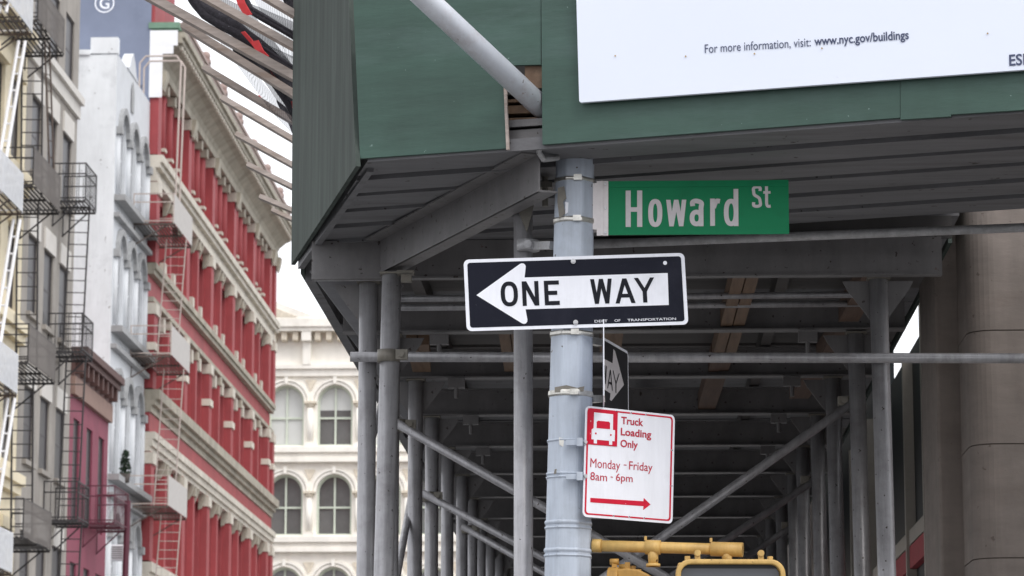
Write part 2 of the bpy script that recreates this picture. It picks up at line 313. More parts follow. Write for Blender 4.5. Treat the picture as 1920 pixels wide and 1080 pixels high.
# ================================================================ SETTING
g = G(); g.box(-17, 1.9, -60, 400, -.3, 0)
# one ground sheet to the horizon, then street and pavements on it
tag(G().box(-2000, 2000, -2000, 4000, -1, -.02).obj('ground', 'asphalt'), kind='structure')
tag(G().box(-12.5, -2.6, -200, 150, -.015, 0).obj('road', 'asphalt'), kind='structure')
gp = G(); gp.box(-2.6, 1.9, 9.5, 150, -.01, .14)
tag(gp.obj('pavement', 'concrete'), kind='structure')
gp = G(); gp.box(-17, -12.5, 60, 143, -.01, .14)
tag(gp.obj('pavement', 'concrete'), kind='structure')

# ================================================================ SIDEWALK SHED
H = 4.4; BH = .17                       # deck underside, beam depth
Pc = aZ(675, 297, H)                    # front-left corner of the parapet
Pr = aZ(1940, 203, H); Pl = aZ(555, 500, H)
TY0, TDY, NF = 14.42, 1.62, 12          # tunnel frames
XL, XR = -1.26, 1.20
EL, ER = -1.63, 1.6                    # deck edges along the tunnel
shed = thing('sidewalk_shed', 'long grey tube and beam sidewalk shed with green plywood parapet over the corner', 'sidewalk shed', (0, 14, 0))
fdir = (Pr-Pc); fdir.z = 0; flen = fdir.length; fdir.normalize(); fn = V((fdir.y, -fdir.x, 0))   # fn points to the viewer
if fn.y > 0: fn = -fn
lean = V((-.022, -.01, 0))
FPn = fn
def onfront(px, py, off=0): return aP(px, py, Pc+fn*off, fn)
# -- green plywood sheets (each a sheet, with the notch the mast passes through)
def plysheet(pxpoly, off, t=.018, m='ply'):
    g = G(); g.prism([onfront(x, y, off) for x, y in pxpoly], -fn*t); return g.obj('plywood_panel', m, shed)
plysheet([(660, -60), (1014, -60), (1014, 121), (944, 123), (950, 278), (675, 297)], 0)
plysheet([(1014.5, -60), (1688, -60), (1688, 220.5), (1017, 271)], .005)
plysheet([(1688.5, -60), (2010, -60), (2010, 200), (1783, 214.5), (1783, 218), (1688.5, 224)], .009)
g = G(); g.prism([onfront(x, y, -.35) for x, y in ((880, 20), (1060, 20), (1060, 262), (880, 270))], -fn*.02); g.obj('blocking', 'darkcover', shed)  # dark sheet added behind the notch to cover the sky
# side sheets
sdir = (Pl-Pc).normalized(); sn = V((sdir.y, -sdir.x, 0)); sn = sn if sn.x < 0 else -sn
def onside(px, py, off=0): return aP(px, py, Pc+sn*off, sn)
g = G(); g.prism([onside(660, -60), onside(675.5, 300), onside(690, 318), onside(553, 502), onside(557, -60)][0:2]+[onside(676, 312), onside(553.5, 497), onside(557.5, -60)], sn*.02)
g.obj('plywood_panel', 'plyside', shed)
g = G(); a, b = aZ(688, 312, H), aZ(560, 497, H)
g.bar(a+V((.012, .02, .01)), b+V((.012, 0, .01)), .03, .06)
g.obj('edge_rail', 'deck', shed)
# dark strip standing in for the shaded gap above the cross beam
g = G(); g.box(EL+.24, ER-.05, 14.36, 14.385, H+.002, H+.11); g.obj('dark_gap_strip', 'darkcover', shed)
# -- front deck planks: run parallel to the front, slightly uneven, clipped at the side sheets
nd = 6; w0 = 0.0
depth = 1.98; pw = depth/nd
for k in range(nd):
    a0 = k*pw+.011+random.uniform(-.006, .006); a1 = (k+1)*pw-.012
    dz = random.uniform(-.006, .012); g = G()
    back = -fn
    def L_at(a):      # left end on the side sheet line, a metres behind the front
        t = a/((sdir).dot(back)); return Pc+sdir*t+V((.035, 0, 0))
    x1 = flen+1.2-(0 if k < 4 else .25*(k-3)*random.random())
    pa, pb = L_at(a0), L_at(a1)
    qa = Pc+fdir*x1+back*a0; qb = Pc+fdir*x1+back*a1
    z = H+dz
    v8 = [V((p.x, p.y, zz__)) for p, zz__ in ((pa, z-.003), (qa, z-.003), (qb, z+.004), (pb, z+.004))]
    g.prism(v8, (0, 0, .045))
    # front lip catches a little light
    g.prism([V((p.x, p.y, z-.010)) for p in (pa, qa, qa+back*.018, pa+back*.018)], (0, 0, .0068))
    g.obj('deck_plank', 'deck', shed)
# added unseen slab over everything so that no sky comes through
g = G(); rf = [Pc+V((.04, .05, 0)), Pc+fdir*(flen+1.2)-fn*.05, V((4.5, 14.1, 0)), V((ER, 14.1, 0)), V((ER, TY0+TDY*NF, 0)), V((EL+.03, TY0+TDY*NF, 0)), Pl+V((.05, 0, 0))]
g.prism([V((p.x, p.y, H+.24)) for p in rf], (0, 0, .04)); g.obj('sky_cover_slab', 'darkcover', shed)
# -- tunnel ceiling planks and stringers
pk = G(); yy = TY0-.1; row = []
nb = 40; step = (TDY*NF)/nb
proto = None
for k in range(nb):
    y0 = TY0-.05+k*step
    if proto is None and y0 >= 15.1:
        g = G(); g.box(EL+.02, ER-.01, y0+.006, y0+step-.006, H+.115, H+.16); proto = g.obj('deck_plank', 'deck', shed); yb = y0
    elif y0 < 15.1: g = G(); g.box(EL+.24, ER-.01, y0+.006, y0+step-.006, H+.112, H+.16); g.obj('deck_plank', 'deck', shed)
    else:
        q_ = dup(proto, (0, y0-yb, random.uniform(-.012, .008)))
        if random.random() < .35: q_.data = q_.data.copy(); q_.data.materials[0] = M['deckdark']
for X, ya, yb_, m_ in ((.575, 14.45, 17.2, 'timber'), (.53, 17.22, 19.3, 'timberdark'), (1.2, 14.5, 15.9, 'timberdark'), (1.18, 16.2, 17.3, 'timberdark'), (1.1, 17.8, 18.8, 'timberdark'), (-.63, 15.7, 17.6, 'timber'), (-1.17, 16.6, 17.6, 'timber'), (-.07, 15.4, 16.9, 'timber'), (.1, 19.5, 26, 'timberdark')):
    g = G()
    for o in (-.032, .032):
        g.bar((X+o+random.uniform(-.004, .004), ya, H-.095+o*.08), (X+o*.9-.04+random.uniform(-.01, .01), yb_, H-.095), .06, .1)
    g.obj('stringer', m_, shed)
for k in range(2):
    g = G(); g.bar((-1.1+k*1.9, TY0+.1, H+.055), (-1.1+k*1.9, TY0+TDY*NF, H+.055), .06, .1); g.obj('stringer', 'deckdark', shed)
def ibeam(g, p0, p1, h=BH, w=.1, t=.008):
    p0, p1 = V(p0), V(p1); z = V((0, 0, 1))
    g.bar(p0-z*(t/2), p1-z*(t/2), w, t); g.bar(p0-z*(h-t/2), p1-z*(h-t/2), w, t)
    g.bar(p0-z*(h/2), p1-z*(h/2), .008, h-2*t)
    return g
def beamface(g, p0, p1, h=BH):   # channel whose flat side looks at the street
    p0, p1 = V(p0), V(p1); z = V((0, 0, 1)); d = (p1-p0).normalized(); b = V((-d.y, d.x, 0)); b = b if b.y > 0 else -b
    g.bar(p0-z*(h/2), p1-z*(h/2), .008, h); g.bar(p0-z*.004+b*.05, p1-z*.004+b*.05, .09, .008); g.bar(p0-z*(h-.004)+b*.05, p1-z*(h-.004)+b*.05, .09, .008)
    g.bar(p0-z*(h+.006)+b*.02, p1-z*(h+.006)+b*.02, .06, .01)
    return g
bl = aY(585, 450, TY0-.1).x; br = aY(1765, 450, TY0-.1).x
beamface(G(), (bl, TY0-.1, H), (br, TY0-.1, H), .175).obj('cross_beam', 'grey', shed)
g = G(); ibeam(g, (EL+.1, TY0+TDY, H), (1.47, TY0+TDY, H)); b0 = g.obj('cross_beam', 'grey', shed)
for k in range(2, NF): dup(b0, (0, TDY*(k-1), random.uniform(-.008, .004)))
# angled corner beam (needle) from the near post to the far left corner
n0 = aZ(1011, 287, H-.004); n1 = aZ(715, 449, H-.004)
g = G(); nd_ = (n1-n0).normalized(); nb_ = V((-nd_.y, nd_.x, 0)); nb_ = nb_ if nb_.x < 0 else -nb_
zz = V((0, 0, 1)); hB = .165
g.bar(n0-zz*hB/2, n1-zz*hB/2, .008, hB)
g.bar(n0-zz*.004+nb_*.04, n1-zz*.004+nb_*.04, .08, .008); g.bar(n0-zz*(hB-.004)-nb_*.035, n1-zz*(hB-.004)-nb_*.035, .09, .008)
g.obj('corner_beam', 'grey', shed)
# -- posts
def post(top, bot, r=.0435, cap=True, gus=True):
    g = G(); g.tube(bot, top, r, 18)
    o = g.obj('post', 'tube', shed)
    if cap:
        h = G(); t = V(top); h.box(t.x-.055, t.x+.055, t.y-.045, t.y+.05, t.z+.001, t.z+.01); h.obj('post_plate', 'clamp', o)
    if gus:
        t = V(top); gg = G()
        for s in (-1, 1): gg.prism([(t.x+s*r*.9, t.y+.03, t.z), (t.x+s*.17, t.y+.03, t.z), (t.x+s*.15, t.y+.03, t.z-.04), (t.x+s*r*.9, t.y+.03, t.z-.19)], (0, .008, 0))
        gg.obj('gusset', 'grey', o)
    return o
ztop = H-BH-.013
pL = post((XL+.005, TY0, ztop-.008), (XL, TY0, .14)); pR = post((XR, TY0, ztop-.008), (XR+.03, TY0, .14))
for k in range(1, NF):
    dup(pL, (random.uniform(-.012, .012), TDY*k, 0)); dup(pR, (random.uniform(-.012, .012), TDY*k, 0))
# the nearer posts at the corner
t = aY(735, 516, 14.16); b = aY(719, 1080, 14.16); e = t+(b-t)*((t.z-.14)/(t.z-b.z))
pn = post(t, e, .0465, True, False)
t = aY(981, 383, 12.9); b = aY(981.5, 1080, 12.9); e = t+(b-t)*((t.z-.14)/(t.z-b.z))
pm = post(t, e, .0415, False, False)
g = G(); c = aY(980, 372, 12.9)
g.box(c.x-.06, c.x+.13, c.y-.09, c.y+.05, c.z+.03, c.z+.055); g.box(c.x-.085, c.x-.055, c.y-.07, c.y+.04, c.z-.03, c.z+.03); g.tube((c.x+.1, c.y-.07, c.z-.05), (c.x+.1, c.y-.07, c.z+.08), .014, 8)
g.tube((c.x-.07, c.y-.07, c.z-.06), (c.x-.07, c.y-.07, c.z+.05), .012, 8)
g.prism([(c.x-.035, c.y-.05, c.z-.02), (c.x+.055, c.y-.05, c.z-.02), (c.x+.02, c.y-.05, c.z-.16)], (0, .01, 0)); g.obj('beam_clamp', 'clamp', pm)
g = G(); p0 = aY(990, 462, 12.86); p1 = aY(1036, 460, 12.7)
g.tube(p0-V((0, 0, .02)), p0+V((0, 0, .025)), .05, 14); g.bar(p0+V((.02, -.01, 0)), p1, .03, .034); g.tube(p0+V((.0, -.06, .0)), p0+V((0, -.05, 0)), .018, 8); g.obj('pole_clamp', 'galv', pm)
def collar(p, r, parent, h=.05, lug=1):
    g = G(); g.tube(V(p)-V((0, 0, h/2)), V(p)+V((0, 0, h/2)), r, 16)
    g.box(p[0]+lug*r*.7, p[0]+lug*(r+.04), p[1]-r-.015, p[1]-r*.4, p[2]-h*.4, p[2]+h*.4)
    g.tube((p[0]+lug*(r+.01), p[1]-r-.03, p[2]), (p[0]+lug*(r+.01), p[1]-r+.02, p[2]), .016, 8)
    return g.obj('coupler', 'clamp', parent)
q = aY(727, 668, 14.16); collar((q.x+.004, q.y, q.z), .054, pn, .058, 1)
g = G(); q = aY(745, 515, 14.1); g.box(q.x+.0, q.x+.08, q.y-.03, q.y+.03, q.z-.0, q.z+.016); g.box(q.x+.02, q.x+.07, q.y-.04, q.y, q.z-.04, q.z-.006); g.obj('beam_clamp', 'clamp', pn)
# -- ledger pipes and braces
yl = TY0-.085
g = G(); g.tube(aY(657, 669, yl), aY(1990, 672, yl), .0245, 14); led = g.obj('ledger_pipe', 'tube', shed)
g = G(); g.tube(aZ(1112, 458, H-.06), aZ(1990, 424, H-.06), .0215, 14); g.obj('ledger_pipe', 'galv', shed)
g = G(); g.tube(aY(590, 522, 14.36), aY(720, 521, 14.36), .015, 10); g.obj('ledger_pipe', 'tube', shed)
for y0, y1, ypx in ((15.05, 15.05, 560), (15.4, 15.4, 577)):
    g = G(); g.tube(aY(748, ypx, y0), aY(1640, ypx-8, y0), .017, 10); g.obj('ledger_pipe', 'tube', shed)
def brace(pa, pb, Y):
    a, b = aY(*pa, Y), aY(*pb, Y); g = G(); g.tube(a-(b-a)*.02, b, .0245, 12); o = g.obj('brace', 'tube', shed)
    collar((a.x, a.y+.05, a.z), .05, o, .06, -1 if a.x > 0 else 1); return o
for k, (pl_, pl2, pr_, pr2) in enumerate([((748, 796), (1420, 1180), (1603, 752), (740, 1360)), ((803, 930), (1400, 1250), (1528, 900), (800, 1390)), ((876, 992), (1400, 1290), (1488, 985), (860, 1400))]):
    Y = TY0+TDY*(1+2*k)-.07; brace(pl_, pl2, Y); brace(pr_, pr2, Y+.1)
# along-street brace outside the left posts
g = G(); g.tube((XL-.02, TY0+.1, 3.35), (XL-.02, TY0+TDY+.2, 4.05), .022, 10); g.obj('brace', 'tube', shed)
g = G(); g.tube((XL-.06, TY0+TDY*1.2, 2.6), (XL-.02, TY0+TDY*2.6, 4.0), .022, 10); g.obj('brace', 'tube', shed)
for k in range(1, 5):
    for sx, X in ((1, XL), (-1, XR)):
        g = G(); y = TY0+TDY*k
        g.box(X+sx*.2, X+sx*.3, y-.07, y-.02, H-BH-.07, H-BH-.015); g.tube((X+sx*.25, y-.05, H-BH-.13), (X+sx*.25, y-.05, H-BH-.05), .013, 8); g.obj('beam_clamp', 'grey', shed)
# tunnel parapets along both deck edges (outside faces)
g = G(); g.box(EL-.02, EL, 15.02, TY0+TDY*NF, H-.03, H+.6); g.obj('plywood_panel', 'plyside', shed)
g = G(); g.box(EL, EL+.05, 15.06, TY0+TDY*NF, H-.06, H+.11); g.obj('edge_rail', 'deck', shed)
g = G(); g.box(ER, ER+.02, 15.0, TY0+TDY*NF, H+.1, H+1.0); g.obj('plywood_panel', 'plyside', shed)
for k in range(7):     # outrigger knees under the left edge
    g = G(); y = TY0+.35+TDY*k; g.prism([(EL+.05, y, H-.06), (XL-.05, y, H-.06), (XL-.05, y, H-.42)], (0, .05, 0)); g.obj('knee_bracket', 'deck', shed)
# inside the notch behind the plywood: stacked raw timbers and flange
g = G()
for k, (y0, y1) in enumerate(((186, 192), (198, 214), (221, 232))):
    a = onfront(938, y0+4, -.1); b = onfront(1024, y0+1, -.1); h = (y1-y0)*12.4/5790
    g.bar(a-V((0, 0, h/2)), b-V((0, 0, h/2)), .06, h)
g.obj('blocking', 'timber', shed)
g = G(); g.bar(onfront(925, 235, -.05), onfront(1030, 228, -.05), .02, .03); g.bar(onfront(925, 262, -.06), onfront(1030, 254, -.06), .008, .065); g.obj('notch_flange', 'grey', shed)
g = G(); g.prism([onfront(984, 122, -.021), onfront(1018, 120, -.021), onfront(1018, 165, -.021), (onfront(984, 165, -.021))], -fn*.01); o = g.obj('blocking', 'timber', shed)
o['label'] = 'orange bare wood above the notch'
g = G(); g.box(-1, .6, 12.95, 12.97, H+.05, H+.24); g.obj('blocking', 'darkcover', shed)
g = G(); g.path([onfront(1016, 262, -.03), onfront(1010, 285, -.08), onfront(1019, 299, -.12), onfront(1046, 296, -.2)], .012, 8); g.obj('notch_flange', 'galv', shed)
g = G(); g.bar(onfront(947, 150, .004), onfront(952.5, 281, .004), .012, .012); g.obj('lit_panel_edge', 'board', shed)  # pale strip paints the light along the sheet's cut edge

# ================================================================ WHITE NOTICE BOARD ON THE PLYWOOD
ob = .045
bp = lambda x, y: onfront(x, y, ob)
info = thing('notice_board', 'large white notice board with a web address screwed to the green plywood', 'notice board', tuple(bp(1500, 160)))
pb = Plane(bp(1079, -60), bp(2010, -60), bp(1086, 192)); fr = pb
g = G(); g.prism([bp(1079, -60), bp(2010, -60), bp(2010, 124), bp(1088, 192), bp(1086, 189)], -fn*.02); g.obj('sheet', 'board_white', info)
def pxwrite(g, t, tl, tr, blp, bold, h=.0025, fn_=bp):
    pl = Plane(fn_(*tl), fn_(*tr), fn_(*blp)); write(g, pl, t, 0, 0, 1, 1, h, bold)
g = G(); pxwrite(g, 'For more information, visit:', (1321.5, 83.5), (1520, 70.5), (1322, 102.5), .0); g.obj('lettering', 'inkblue', info)
g = G(); pxwrite(g, 'www.nyc.gov/buildings', (1526.5, 69), (1703.5, 56.5), (1527.5, 91), .018); g.obj('lettering', 'inkblue', info)
g = G(); g2 = G(); pxwrite(g2, 'ESI', (1892, 102.5), (1922, 100.3), (1892.7, 124), .02); g2.obj('lettering', 'inkblue', info)
g = G()
for x, y in ((1154, 105), (1286, 106), (1415, 101), (1541.5, 91), (1852, 63)):
    c = bp(x, y)+fn*.003
    g.prism([c+fdir*.0035*math.cos(2*PI*i/8)+V((0, 0, 1))*.0035*math.sin(2*PI*i/8) for i in range(8)], fn*.002)
g.obj('screw', 'rust', info)

# ================================================================ SIGNAL POLE
PY = 12.62
def polept(py, s=0): # centre line, half width
    k = (py-275)/805.; cx = 1078.5+(1064-1078.5)*k; w = 77+15*k; return aY(cx, py, PY), w*PY/5790/2
c0, r0 = polept(-400); c1, r1 = polept(2270)
pole = thing('signal_pole', 'pale blue grey octagonal signal pole carrying the street signs', 'signal pole', (c1.x, PY, 0))
g = G(); g.tube(V((c1.x, PY, .0)), c0, r1*1.03, 8, r0*1.03); g.obj('shaft', 'pole', pole, bevel=.012)
def band(py, h, m, k=1.06, bev=True):
    c, r = polept(py); hh = h*PY/5790/2; d = (c0-c1).normalized(); g = G()
    g.tube(c-d*hh, c+d*hh, r*k*1.03, 8); return g.obj('band', m, pole, bevel=.008)
for py, h in ((341, 9), (417, 12), (629, 12), (741, 13)):
    b = band(py, h, 'steel'); c, r = polept(py); g = G(); q = c+V((.012, -r*1.09, 0)); g.box(q.x-.014, q.x+.02, q.y-.008, q.y+.012, q.z-.012, q.z+.012); g.obj('buckle', 'steel', b)
for py, h in ((982, 9), (992, 5), (1034, 9), (1044, 5), (829, 4), (891, 5), (898, 3)): band(py, h, 'pole', 1.055)
# peeled sticker scrap
for pts, m_ in (([(1046, 352), (1058, 349), (1062, 372), (1056, 378), (1060, 400), (1049, 411), (1045, 380)], 'clamp'), ([(1060, 378), (1066, 380), (1065, 398), (1060, 402)], 'white'), ([(1040, 726), (1062, 722), (1082, 727), (1096, 724), (1094, 734), (1040, 736)], 'clamp'), ([(1048, 820), (1058, 822), (1056, 838), (1049, 834)], 'steel'), ([(1040, 880), (1044, 879), (1043, 888), (1038, 889)], 'clamp')):
    c, r = polept(sum(p[1] for p in pts)/len(pts)); g = G(); g.prism([aY(x, y, PY-r*.957-.0015) for x, y in pts], (0, .001, 0)); g.obj('sticker_scrap', m_, pole)
# mast arm brace going up to the left through the notch
g = G(); m0 = onfront(1012, 197, -.14); m1 = onfront(1000, 187, -.02); m2 = aY(760, -38, 11.7); dd = (m2-m1)
g.tube(m1-dd.normalized()*.14, m2+dd*.8, .0475, 20); g.obj('mast_arm', 'mast', pole)
# signal arm
ya = PY-.02
A0 = aY(1111, 1023, ya); A1 = aY(1393, 1031, ya-.1)
g = G(); g.tube(A0, A1, .0235, 16); g.tube(A0, A0+(A1-A0)*.06, .028, 16); arm = g.obj('signal_arm', 'yellow', pole)
def tee(k0, k1, down):
    g = G(); a = A0+(A1-A0)*k0; b = A0+(A1-A0)*k1; g.tube(a, b, .03, 16); c = (a+b)/2
    g.tube(c, c-V((0, 0, down)), .024, 14, .02); g.tube(c-V((0, 0, down)), c-V((0, 0, down-.012)), .03, 14); g.tube(a+V((0, 0, .028)), a+V((0, 0, .045)), .006, 8)
    return g.obj('tee_fitting', 'yellow', arm), c-V((0, 0, down))
_, h2 = tee(.355, .455, .08); _, h1 = tee(.79, 1.0, .056)

# ================================================================ PEDESTRIAN SIGNALS
def head(name, label, c, rot, m, big=True, group=None):
    t = thing(name, label, 'pedestrian signal', tuple(c), group)
    ux = V((math.cos(rot), math.sin(rot), 0)); n = V((math.sin(rot), -math.cos(rot), 0)); W = .445; Hh = .47
    pl = Plane(c-ux*W/2+n*.09, c+ux*W/2+n*.09, c-ux*W/2+n*.09-V((0, 0, Hh)))
    pl.n = n
    g = G(); q0 = pl.p(.03, 0, 0); g.prism([q0+n*d_+V((0, 0, z_)) for d_, z_ in ((-.012, -.012), (-.05, -.008), (-.1, -.014), (-.14, -.034), (-.17, -.07), (-.19, -.12), (-.195, -.44), (-.012, -.455))], ux*W*.94); g.obj('housing', m, t, bevel=.008)
    for u_ in (.12, .5, .88): q0 = pl.p(u_, 0, 0); g = G(); g.tube(q0-n*.05-V((0, 0, .008)), q0-n*.05+V((0, 0, .018)), .012, 8); g.obj('cap_bolt', m, t)
    # hoop frame
    o_ = pl.rrect(0, 0, 1, 1, .06, .03, 6); i_ = pl.rrect(.045, .043, .955, .957, .042, .03, 6)
    g = G(); k = len(o_)
    for j in range(k):
        a, b, c2, d = o_[j], o_[(j+1) % k], i_[(j+1) % k], i_[j]
        dn = -n*.045
        g.add([a, b, c2, d, a+dn, b+dn, c2+dn, d+dn], [(0, 3, 2, 1), (0, 1, 5, 4), (3, 7, 6, 2), (4, 5, 6, 7)])
    g.obj('door_frame', m, t, bevel=.006)
    g = G(); g.prism(pl.rrect(.05, .05, .95, .95, .04, -.004), -n*.005); g.obj('lens', 'lens', t)
    g = G()
    for v in (.085,):
        g.prism([pl.p(.05, .045, .0), pl.p(.95, .045, .0), pl.p(.95, .075, -.002), pl.p(.05, .075, -.002)], -n*.002)
    for j in range(1, 12): g.prism([pl.p(.05, .09+j*.07, .001), pl.p(.95, .09+j*.07, .001), pl.p(.95, .093+j*.07, .001), pl.p(.05, .093+j*.07, .001)], -n*.004)
    g.obj('visor_grille', 'visor', t)
    for u in (.2, .78):
        g = G(); p = pl.p(u, 0, .01); g.bar(p+V((0, 0, -.005)), p+V((0, 0, .028)), .018, .022, up=(1, 0, 0)); g.tube(p+V((0, 0, .025))-n*.018, p+V((0, 0, .025))+n*.018, .013, 10); g.obj('hinge_lug', m, t)
    return t
head('pedestrian_signal', 'yellow framed pedestrian signal facing the street at the end of the yellow arm', V((aY(1364.5, 1050, ya-.12).x, ya-.13, aY(1364, 1053, ya-.13).z)), math.radians(4), 'yellow', group='pedestrian signals on the yellow arm')
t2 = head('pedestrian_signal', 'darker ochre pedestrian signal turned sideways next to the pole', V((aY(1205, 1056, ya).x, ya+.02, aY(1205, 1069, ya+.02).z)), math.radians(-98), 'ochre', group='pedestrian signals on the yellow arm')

# ================================================================ ONE WAY SIGN (front)
sy = PY-.115
def aS(px, py): return aY(px, py, sy+(px-1078)*-.00002)
ow = thing('one_way_sign', 'black and white one way sign facing front with a left arrow, strapped across the pole', 'sign', tuple(aS(1078, 547)), 'one way signs on the pole')
pl = Plane(aS(869, 487), aS(1283, 474), aS(875, 621))
g = G(); pl.plate(g, pl.rrect(0, 0, 1, 1, .022, 0, 6), .003); g.obj('plate', 'white', ow)
g = G(); pl.plate(g, pl.rrect(.0165, .046, .984, .954, .012, .0012, 5), .001); g.obj('field', 'black', ow)
def cuv(x, y):   # enlarged-photo coordinates to the sign's own u, v
    dx, dy = x-104, y-133; det = 1490*482+47*22; return (dx*482-22*dy)/det, (1490*dy+47*dx)/det
g = G()
arr = [(192, 373), (486, 162), (497, 158), (510, 159), (520, 166), (525, 178), (524, 190), (517, 254), (1481, 223), (1486, 438), (523, 468), (535, 535), (534, 550), (526, 562), (514, 566), (500, 563)]
pl.sheet(g, [cuv(*p) for p in arr], .0026); g.obj('arrow', 'white', ow)
g = G()
for ch, x0, y0, x1, y1 in (('O', 356, 281, 472, 449), ('N', 501, 279, 613, 444), ('E', 650, 275, 751, 440), ('W', 962, 263, 1108, 430), ('A', 1125, 260, 1260, 427), ('Y', 1257, 255, 1393, 422)):
    u, v = cuv((x0+x1)/2, (y0+y1)/2); hw, hh = (x1-x0)/2/1490, (y1-y0)/2/482; highway(g, pl, ch, u-hw, v-hh, u+hw, v+hh, .0040, .166)
    if ch == 'E': g.obj('lettering', 'ink', ow); g = G()
g.obj('lettering', 'ink', ow)
g = G()
for t, x0, x1 in (('DEPT', 987, 1074), ('OF', 1121, 1160), ('TRANSPORTATION', 1208, 1533)):
    u0, v0 = cuv(x0, 548-.035*(x0-987)); u1, _ = cuv(x1, 548-.035*(x1-987)); g = G(); write(g, pl, t, u0, v0-.017, u1, v0+.017, .0026, 0); g.obj('lettering', 'white', ow)
for x, y in ((846, 145), (860, 556)):
    u, v = cuv(x, y); c = pl.p(u, v, .001); g = G(); g.tube(c, c+pl.n*.006, .0105, 12); g.tube(c+pl.n*.006, c+pl.n*.012, .006, 8); g.obj('bolt', 'bolt', ow)
g = G(); u, v = cuv(1464, 155); pl.disc(g, u, v, .0085, .0028); g.obj('bolt_hole', 'white', ow)
g = G(); c, r = polept(548); g.box(c.x-.03, c.x+.03, sy+.004, PY-r*.9, c.z-.13, c.z+.13); g.obj('bracket', 'clamp', ow)

# ================================================================ ONE WAY SIGN (folded, seen from its edge)
fy = PY+.08
fold = aY(1131, 632, fy); foldb = aY(1131, 770, fy)
w2 = thing('one_way_sign', 'dark one way sign bent at the middle and seen almost edge-on right of the pole', 'sign', tuple(fold), 'one way signs on the pole')
az2 = math.radians(17-2.2); d2 = V((math.sin(az2), math.cos(az2), 0)); n2 = V((-d2.y, d2.x, 0)); n2 = n2 if n2.y < 0 else -n2
def a2(px, py): return aP(px, py, fold, n2)
g = G(); tr = a2(1178, 659); hz = (fold.z-foldb.z)
q = [fold, V((tr.x, tr.y, fold.z)), V((tr.x, tr.y, fold.z-hz)), V((fold.x, fold.y, fold.z-hz))]
ln = (q[1]-q[0]).length
pl2 = Plane(q[0], q[1], q[3]); pl2.n = n2
g = G(); g.prism([pl2.p(0, 0), pl2.p(.96, 0), pl2.p(1, .06), pl2.p(1, .94), pl2.p(.96, 1), pl2.p(0, 1)], -n2*.003)
dn = (EYE-fold); dn.z = 0; dn.normalize()
g.prism([fold-n2*.0001, fold+dn*.45, fold+dn*.45-V((0, 0, hz)), foldb-n2*.0001], V((dn.y, -dn.x, 0)).normalized()*(.004 if V((dn.y, -dn.x, 0)).x > 0 else -.004)); g.obj('plate', 'white', w2)
g = G(); g.prism([pl2.p(.0, .04, .0012), pl2.p(.955, .04, .0012), pl2.p(.965, .1, .0012), pl2.p(.965, .9, .0012), pl2.p(.955, .96, .0012), pl2.p(.0, .96, .0012)], -n2*.001); g.obj('field', 'dullblack', w2)
P2 = lambda x, y: a2(840+x*.27778, 450+y*.27778)
g = G(); g.prism([p+n2*.0026 for p in (P2(1047, 800), P2(1108, 833), P2(1114, 738), P2(1124, 750), P2(1184, 978), P2(1100, 1086), P2(1090, 1078), P2(1094, 1036), P2(1043, 1003))], -n2*.0012); g.obj('arrow', 'silver', w2)
g = G()
for ch, tl, tr_, b_ in (('W', (1040, 838), (1066, 853), (1038, 962)), ('A', (1072, 868), (1108, 886), (1070, 1000)), ('Y', (1106, 880), (1152, 902), (1104, 1022))):
    pq = Plane(P2(*tl), P2(*tr_), P2(*b_)); pq.n = n2; highway(g, pq, ch, 0, 0, 1, 1, .0042, .13)
g.obj('lettering', 'ink', w2)
g = G(); c, r = polept(748); b = aY(1125, 748, fy); g.bar(V((c.x+r*.8, PY+.01, c.z)), b, .05, .03); g.obj('bracket', 'steel', w2); g = G(); g.bar(V((c.x+r*.8, PY+.01, c.z+.25)), b+V((0, 0, .24)), .03, .03); g.obj('bracket', 'steel', w2)

# ================================================================ STREET NAME SIGN
hy = PY-.03
aH = lambda x, y: aY(x, y, hy)
st = thing('street_sign', 'green Howard St street name sign with silver lettering beside the pole', 'street sign', tuple(aH(1140, 390)))
pl = Plane(aH(1140, 340), aH(1478.5, 337.5), aH(1140, 441))
g = G(); pl.plate(g, pl.rrect(0, 0, 1, 1, .004, 0, 2), .004)
pl.plate(g, [pl.p(.0, .0, .004), pl.p(1, .0, .004), pl.p(1, .115, .004), pl.p(.0, .115, .004)], .0041); pl.plate(g, [pl.p(.0, .9, .004), pl.p(1, .9, .004), pl.p(1, 1, .004), pl.p(.0, 1, .004)], .0041)
g.obj('blade', 'green', st)
def hl(x, y): return (x-510)/1217., (y-392+.003*(x-510))/366.
g = G()
for ch, x0, y0, x1, y1, b in (('H', 629, 456, 741, 703, .03), ('o', 781, 514, 876, 704, .035), ('w', 902, 520, 1038, 700, .03), ('a', 1060, 513, 1153, 700, .035), ('r', 1198, 513, 1264, 698, .035), ('d', 1290, 448, 1388, 700, .035), ('S', 1481, 425, 1545, 577, .01), ('t', 1556, 428, 1605, 576, .012)):
    u0, v0 = hl(x0, y0); u1, v1 = hl(x1, y1); highway(g, pl, ch, u0, v0, u1, v1, .0018, {'H': .138, 'd': .125, 'S': .135, 't': .135}.get(ch, .17))
g.obj('lettering', 'silver', st)
pa = Plane(aH(1119, 340), aH(1140.5, 339.8), aH(1119, 442))
g = G(); pa.plate(g, [pa.p(0, 0, .006), pa.p(1, 0, .006), pa.p(1, 1, .006), pa.p(0, 1, .006)], .014); pa.plate(g, [pa.p(.35, 0, .012), pa.p(.55, 0, .012), pa.p(.55, 1, .012), pa.p(.35, 1, .012)], .006)
c, r = polept(390); g.box(c.x+r*.75, aH(1120, 390).x, hy-.005, hy+.06, c.z-.1, c.z+.1); g.obj('bracket', 'bracket', st)
for v in (.06, .5, .95):
    g = G(); c = pa.p(.75, v, .006); g.tube(c, c+pa.n*.006, .006, 8); g.obj('bolt', 'bolt', st)

